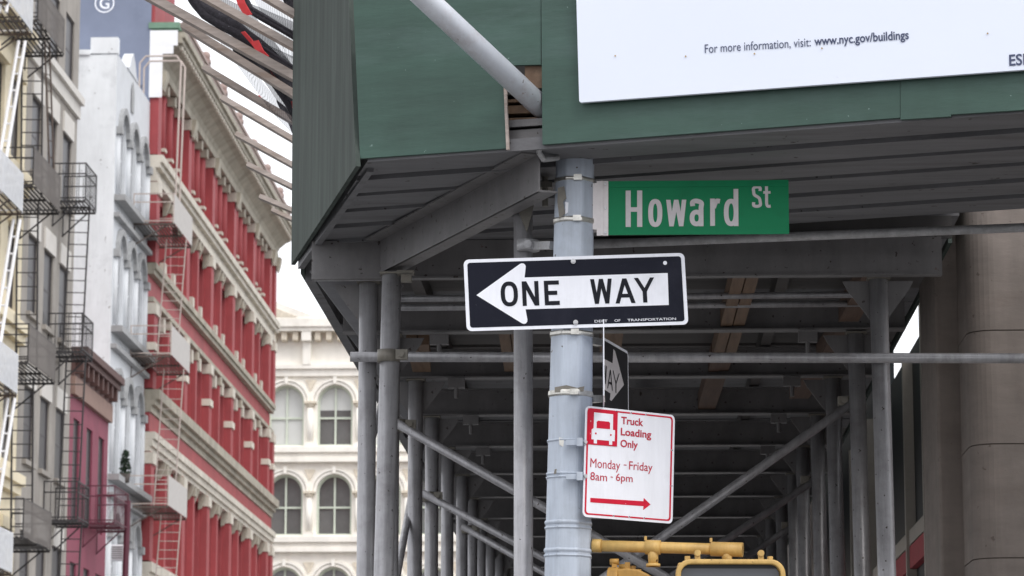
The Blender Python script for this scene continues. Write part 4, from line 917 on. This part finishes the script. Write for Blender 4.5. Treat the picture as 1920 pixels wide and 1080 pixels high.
# ---- ivory arcaded building closing the street
AY = 166.
ab = thing('arcade_building', 'ivory stone building with rows of round arched windows at the end of the street', 'building', (-14, AY, 0))
xc = aY(628, 780, AY).x; pit = 2.70; arc = []
zr = [(aY(628, 835, AY).z, aY(628, 721, AY).z), (aY(628, 1003, AY).z, aY(628, 889, AY).z), (aY(628, 1172, AY).z, aY(628, 1063, AY).z), (2.0, 5.4)]
X0, X1 = xc-pit*6.5, xc+pit*8.5; zt = aY(600, 606, AY).z
hw = .98
for (z0, z1) in zr:
    for k in range(-6, 9):
        c = xc+k*pit; arc.append((c-hw-X0, c+hw-X0, z0, z1, .98))
g = G(); holed_wall(g, (X0, AY, 0), EXv, EZv, (0, -1, 0), X1-X0, zt, arc, .45); g.box(X0+.02, X1-.02, AY+.9, AY+14, 0, zt-.05); g.obj('wall', 'arcade', ab)
for ri, (z0, z1) in enumerate(zr[:3]):
    protos = {}
    for k in range(-6, 9):
        c = xc+k*pit; v = ('palegl', 'half', 'glass', 'greygl')[(k+1) % 2 if ri == 0 else (2 if ri == 1 else 3)]
        if v in protos:
            dup(protos[v][0], (c-protos[v][1], 0, 0)); continue
        y = AY+.45; g = G()
        def ring(r0, r1, ya, yb):
            n = 14; cz = z1-.98
            pts = [(c-r1, z0), (c-r1, cz)]+[(c-r1*math.cos(PI*i/n), cz+r1*math.sin(PI*i/n)) for i in range(1, n)]+[(c+r1, cz), (c+r1, z0)]
            ptn = [(c-r0, z0), (c-r0, cz)]+[(c-r0*math.cos(PI*i/n), cz+r0*math.sin(PI*i/n)) for i in range(1, n)]+[(c+r0, cz), (c+r0, z0)]
            for i in range(len(pts)-1):
                g.prism([(pts[i][0], ya, pts[i][1]), (pts[i+1][0], ya, pts[i+1][1]), (ptn[i+1][0], ya, ptn[i+1][1]), (ptn[i][0], ya, ptn[i][1])], (0, yb-ya, 0))
        ring(.86, .99, y-.12, y+.02); g.box(c-.05, c+.05, y-.08, y+.015, z0, z1-.1); zm = z0+(z1-z0)*.46; g.box(c-.86, c+.86, y-.082, y+.015, zm-.05, zm+.05); g.box(c-.86, c+.86, y-.083, y+.015, z0, z0+.1)
        o = g.obj('window', 'sash', ab)
        g = G(); g.box(c-1, c+1, y+.03, y+.06, z0, z1 if v != 'half' else zm); g.obj('pane', {'half': 'glass'}.get(v, v), o)
        if v == 'half':
            g = G(); g.box(c-1, c+1, y+.03, y+.06, zm+.45, z1); g.obj('pane', 'palegl', o)
            g = G(); g.box(c-1, c+1, y+.03, y+.06, zm+.001, zm+.449); g.obj('pane', 'glass', o)
        protos[v] = (o, c)
    # arch mouldings, columns, carved spandrels
    om = None
    for k in range(-6, 9):
        c = xc+k*pit
        if om is None:
            g = G(); cz = z1-.98; n = 14
            for r0, r1, d in ((1.0, 1.14, .1), (1.18, 1.3, .16)):
                for i in range(n):
                    a0, a1 = PI*i/n, PI*(i+1)/n
                    g.prism([(c-r*math.cos(a), AY-.002, cz+r*math.sin(a)) for a, r in ((a0, r0), (a0, r1), (a1, r1), (a1, r0))], (0, -d, 0))
            g.box(c-.09, c+.09, AY-.24, AY-.165, z1+.02, z1+.42); om = g.obj('archivolt', 'arcade', ab); oc_ = c
        else: dup(om, (c-oc_, 0, 0))
    om = None
    for k in range(-6, 9):
        c = xc+(k+.5)*pit
        if om is None:
            cz = z1-.98; g = G(); g.tube((c, AY-.15, z0+.12), (c, AY-.15, cz-.35), .19, 12); g.box(c-.27, c+.27, AY-.42, AY-.002, z0-.12, z0+.119); om = g.obj('column', 'arcade', ab); oc_ = c
            g = G(); g.tube((c, AY-.15, cz-.35), (c, AY-.15, cz-.12), .19, 12, .28); g.box(c-.33, c+.33, AY-.46, AY-.002, cz-.119, cz+.0); g.obj('capital', 'arcadecarve', om)
            g = G(); g.prism([(c-.3, AY-.002, z1+.25), (c+.3, AY-.002, z1+.25), (c, AY-.002, z1-.35)], (0, -.1, 0)); g.obj('carving', 'arcadecarve', om)
        else: dup(om, (c-oc_, 0, 0))
    g = G(); g.box(X0, X1, AY-.5, AY-.003, z0-.42, z0-.13); g.box(X0, X1, AY-.3, AY-.003, z0-.75, z0-.422); g.box(X0, X1, AY-.42, AY-.003, z0-.95, z0-.752); g.obj('sill_cornice', 'arcade', ab)
za = aY(600, 706, AY).z; zb = aY(600, 686, AY).z; zc_ = aY(600, 643, AY).z; zd = aY(600, 624, AY).z
g = G(); g.box(X0, X1, AY-.22, AY-.003, za, zb-.2); g.box(X0, X1, AY-.4, AY-.003, zb-.2, zb+.02); g.box(X0, X1, AY-.9, AY-.003, zd-.02, zd+.2); g.box(X0, X1, AY-1.05, AY-.003, zd+.202, zt+.1); g.obj('cornice', 'arcade', ab)
om = None
for k in range(-40, 50):
    c = xc+k*.62+.3
    if c < X0 or c > X1: continue
    if om is None: g = G(); g.box(c-.15, c+.15, AY-.7, AY-.003, zd-.5, zd-.022); om = g.obj('modillion', 'arcadecarve', ab); oc_ = c
    else: dup(om, (c-oc_, 0, 0))
om = None
for k in range(-6, 8):
    c = xc+(k-.38)*pit*1.0 if False else aY(577, 640, AY).x+k*pit*2
    if c < X0 or c > X1: continue
    if om is None: g = G(); g.box(c-.26, c+.26, AY-.85, AY-.003, zc_+.02, zd-.021); g.box(c-.22, c+.22, AY-.45, AY-.003, zb+.022, zc_+.018); om = g.obj('console', 'arcade', ab); oc_ = c
    else: dup(om, (c-oc_, 0, 0))
g = G(); pa_ = [aY(470, 612, AY), aY(470, 566, AY), aY(513, 575, AY), aY(590, 601, AY), aY(592, 607, AY)]; 
c0_ = aY(500, 607, AY).x
g.prism([(aY(400, 607, AY).x, AY-.95, zt+.102), (aY(592, 607, AY).x, AY-.95, zt+.102), (aY(592, 607, AY).x, AY-.95, zt+.25), (aY(497, 560, AY).x, AY-.95, zt+1.35), (aY(400, 607, AY).x, AY-.95, zt+.25)], (0, .5, 0)); g.obj('pediment', 'arcade', ab)
g = G(); g.prism([(aY(440, 607, AY).x, AY-1.0, zt+.22), (aY(560, 607, AY).x, AY-1.0, zt+.22), (aY(500, 560, AY).x, AY-1.0, zt+.95)], (0, .049, 0)); g.obj('tympanum', 'arcadecarve', ab)

# ================================================================ FIRE ESCAPES
def balcony(root, m, mfloor, x0, x1, y0, y1, z, h=.95, mesh=None, bars=True, slats=9):
    f = G()
    for i in range(slats): x = x0+(x1-x0)*(i+.5)/slats; f.box(x-.018, x+.018, y0, y1, z, z+.035)
    for yy in (y0, (y0+y1)/2, y1-.05): f.box(x0, x1, yy, yy+.05, z-.06, z-.001)
    fl = f.obj('floor_grating', mfloor, root)
    g = G(); t = .028
    for zz_ in (z+.08, z+h*.72, z+h):
        g.bar((x0, y0, zz_), (x1, y0, zz_), t, t*1.3); g.bar((x0, y1, zz_), (x1, y1, zz_), t, t*1.3); g.bar((x1, y0, zz_), (x1, y1, zz_), t, t*1.3)
    for x, y in ((x1, y0), (x1, y1), (x0, y0), (x0, y1)): g.bar((x, y, z), (x, y, z+h+.02), t*1.2, t*1.2, up=(1, 0, 0))
    if bars:
        n = 5
        for i in range(1, n): x = x0+(x1-x0)*i/n; g.bar((x, y0, z), (x, y0, z+h), .018, .018, up=(1, 0, 0)); g.bar((x, y1, z), (x, y1, z+h), .018, .018, up=(1, 0, 0))
        n = max(4, int((y1-y0)/.22))
        for i in range(1, n): y = y0+(y1-y0)*i/n; g.bar((x1, y, z), (x1, y, z+h), .018, .018, up=(1, 0, 0))
    g.obj('railing', m, root)
    if mesh: g = G(); g.box(x1+.015, x1+.022, y0, y1, z+.02, z+h); g.obj('mesh_panel', mesh, root)
    for y in (y0+.1, y1-.1):
        g = G(); g.bar((x0, y, z-.75), (x1-.25, y, z-.06), .03, .04); g.bar((x0+.02, y, z-.06), (x0+.02, y, z-.75), .03, .03, up=(1, 0, 0)); g.obj('bracket', mfloor, root)
def ladder(root, m, p0, p1, across, n, r=.022):
    p0, p1, a = V(p0), V(p1), V(across); g = G(); g.tube(p0, p1, r, 6); g.tube(p0+a, p1+a, r, 6)
    for i in range(1, n): q = p0+(p1-p0)*i/n; g.tube(q, q+a, r*.6, 6)
    return g.obj('ladder', m, root)
# black, end window of the grey building
fe = thing('fire_escape', 'black iron fire escape with narrow box balconies at the far end of the grey building', 'fire escape', (FX, 89, 0), 'fire escapes on the left facades')
for z in (19.95, 15.45, 10.5): balcony(fe, 'iron', 'iron', FX+.02, FX+1.0, 87.3, 89.1, z, 1.12)
for z0, z1 in ((19.9, 15.5), (15.4, 10.6), (10.4, 6)): ladder(fe, 'iron', (FX+.32, 88.0, z1), (FX+.4, 88.2, z0), (.55, .1, 0), 12, .026)
# dark, between cream and grey buildings
fd = thing('fire_escape', 'dark iron fire escape with barred side rails where cream and grey buildings meet', 'fire escape', (FX, 82, 0), 'fire escapes on the left facades')
for z in (23.2, 18.65, 13.85, 9.2): balcony(fd, 'iron', 'iron', FX+.02, FX+1.1, 79.0, 82.8, z, 1.02, 'meshdark', False)
for z0, z1 in ((27.4, 23.25), (23.15, 18.7), (18.6, 13.9), (13.8, 9.3)): ladder(fd, 'iron', (FX+.4, 80.9, z1), (FX+.25, 81.2, z0), (.56, .05, 0), 12, .028)
ladder(fd, 'ironbrown', (FX+.98, 82.2, 18.7), (FX+.8, 81.6, 23.3), (.1, .15, 0), 10, .026)
# white, on the cream building
fw = thing('fire_escape', 'white painted fire escape with mesh rails at the far left edge', 'fire escape', (FX, 76, 0), 'fire escapes on the left facades')
for z in (22.5, 17.5, 12.72, 8.1): balcony(fw, 'ironwhite', 'ironbrown', FX+.02, FX+1.2, 71.5, 77.2 if z < 20 else 77.8, z, 1.02, 'meshrail', False, 7)
for z0, z1 in ((27, 22.2), (22.1, 17.5), (17.3, 12.8), (12.6, 8.2)):
    ladder(fw, 'ironwhite', (FX+1.0, 74.6, z1), (FX+1.0, 77.1, z0), (.17, .02, 0), 9, .045)
# pale, on the white building
fp = thing('fire_escape', 'pale pink fire escape with grating floors and gooseneck ladder on the white building', 'fire escape', (FX, 103, 0), 'fire escapes on the left facades')
for z in (22.2, 17.6, 12.45, 8.0): balcony(fp, 'ironpale', 'ironbrown', FX+.02, FX+1.4, 101.9, 106.2, z, 1.03, 'meshpale', False, 12)
for z0, z1 in ((22.1, 17.65), (17.5, 12.5), (12.4, 8.1)): ladder(fp, 'ironpale', (FX+.6, 103.9, z1), (FX+.8, 104.3, z0), (.68, .1, 0), 14, .022)
g = G(); g.path([(FX+1.32, 102.6, 22.2), (FX+1.36, 103.2, 28.2), (FX+1.2, 103.2, 28.45), (FX+.1, 103.2, 28.45), (FX-.1, 103.2, 28.2), (FX-.1, 103.2, 26.9)], .032, 8); g.path([(FX+1.36, 103.3, 22.2), (FX+1.4, 103.9, 28.2), (FX+1.24, 103.9, 28.45), (FX+.14, 103.9, 28.45), (FX-.06, 103.9, 28.2), (FX-.06, 103.9, 26.9)], .032, 8); g.obj('ladder', 'ironpale', fp)
# maroon, on the maroon building
fm = thing('fire_escape', 'maroon painted fire escape balcony low on the maroon building', 'fire escape', (FX, 95.5, 0), 'fire escapes on the left facades')
balcony(fm, 'ironmaroon', 'ironmaroon', FX+.02, FX+1.0, 93.6, 96.2, 11.05, 1.15)
g = G(); g.tube((FX+.95, 96.0, 5), (FX+1.0, 96.1, 12.0), .1, 8); g.obj('drain_pipe', 'ironmaroon', fm)
# air conditioner and plant
ac = thing('air_conditioner', 'small white window air conditioner low on the white building', 'air conditioner', (FX+.3, 98.9, 9.6))
c = aX(214, 1030, FX+.2)
g = G(); g.box(FX-.1, FX+.55, c.y-.1, c.y+.5, c.z-.35, c.z+.15); g.obj('case', 'ironwhite', ac, bevel=.03)
g = G()
for i in range(6): g.box(FX-.05, FX+.5, c.y-.115, c.y-.101, c.z-.3+i*.07, c.z-.27+i*.07)
g.obj('grille', 'darksash', ac)
c = aX(234, 905, FX+.35)
sh = thing('potted_shrub', 'green potted shrub on a window sill of the white building', 'plant', tuple(c))
g = G(); g.tube(c, c+V((0, 0, .3)), .14, 12, .19); g.obj('pot', 'terracotta', sh)
g = G()
for i in range(260):
    t = random.random(); rr = .3*(1-.5*t)*math.sqrt(random.random()); q = random.uniform(0, 2*PI); p = c+V((rr*math.cos(q)*.7, rr*math.sin(q), .3+.75*t))
    a = V((random.gauss(0, 1), random.gauss(0, 1), random.gauss(0, 1))).normalized(); b = a.cross(V((random.gauss(0, 1), .3, .5))).normalized()
    g.add([p-a*.07, p+b*.035, p+a*.07, p-b*.035], [(0, 1, 2, 3)])
g.obj('foliage', 'leaf', sh)
g = G(); g.tube(c+V((0, 0, .28)), c+V((.02, .02, .8)), .02, 6); g.obj('stem', 'timber', sh)

# ================================================================ LIGHT, SKY, CAMERA
w = bpy.data.worlds.new('World'); S.world = w; w.use_nodes = True; nt = w.node_tree; N = nt.nodes; L = nt.links
bg = N['Background']
sky = N.new('ShaderNodeTexSky'); sky.sky_type = 'NISHITA'; sky.sun_disc = False
SE, SR = math.radians(50), math.radians(145)
sky.sun_elevation = SE; sky.sun_rotation = SR; sky.air_density = 1.0; sky.dust_density = 3
mx = N.new('ShaderNodeMix'); mx.data_type = 'RGBA'; mx.inputs[0].default_value = .85; L.new(sky.outputs[0], mx.inputs[6]); mx.inputs[7].default_value = (13.0, 13.1, 13.5, 1)
L.new(mx.outputs[2], bg.inputs['Color']); bg.inputs['Strength'].default_value = .12
sl = bpy.data.lights.new('sun', 'SUN'); sl.energy = 1.4; sl.angle = math.radians(30); sl.color = (1, .97, .93)
so = bpy.data.objects.new('sun', sl); COL.objects.link(so)
sd = V((math.sin(SR)*math.cos(SE), math.cos(SR)*math.cos(SE), math.sin(SE)))
so.rotation_euler = sd.to_track_quat('Z', 'Y').to_euler(); so.location = (0, 0, 60)
cam = bpy.data.cameras.new('camera'); co = bpy.data.objects.new('camera', cam); COL.objects.link(co)
cam.sensor_width = 36; cam.lens = FP/1920*36; cam.clip_start = .1; cam.clip_end = 6000
co.location = EYE
from mathutils import Matrix
mtx = Matrix((RT, UP, -FW)).transposed().to_4x4(); mtx.translation = EYE; co.matrix_world = mtx
cam.dof.use_dof = True; cam.dof.focus_distance = 12.6; cam.dof.aperture_fstop = 11
S.camera = co
S.view_settings.view_transform = 'Standard'; S.view_settings.look = 'None'; S.view_settings.exposure = 0; S.view_settings.gamma = 1
S.cycles.use_denoising = True
S.cycles.max_bounces = 6; S.cycles.transparent_max_bounces = 12
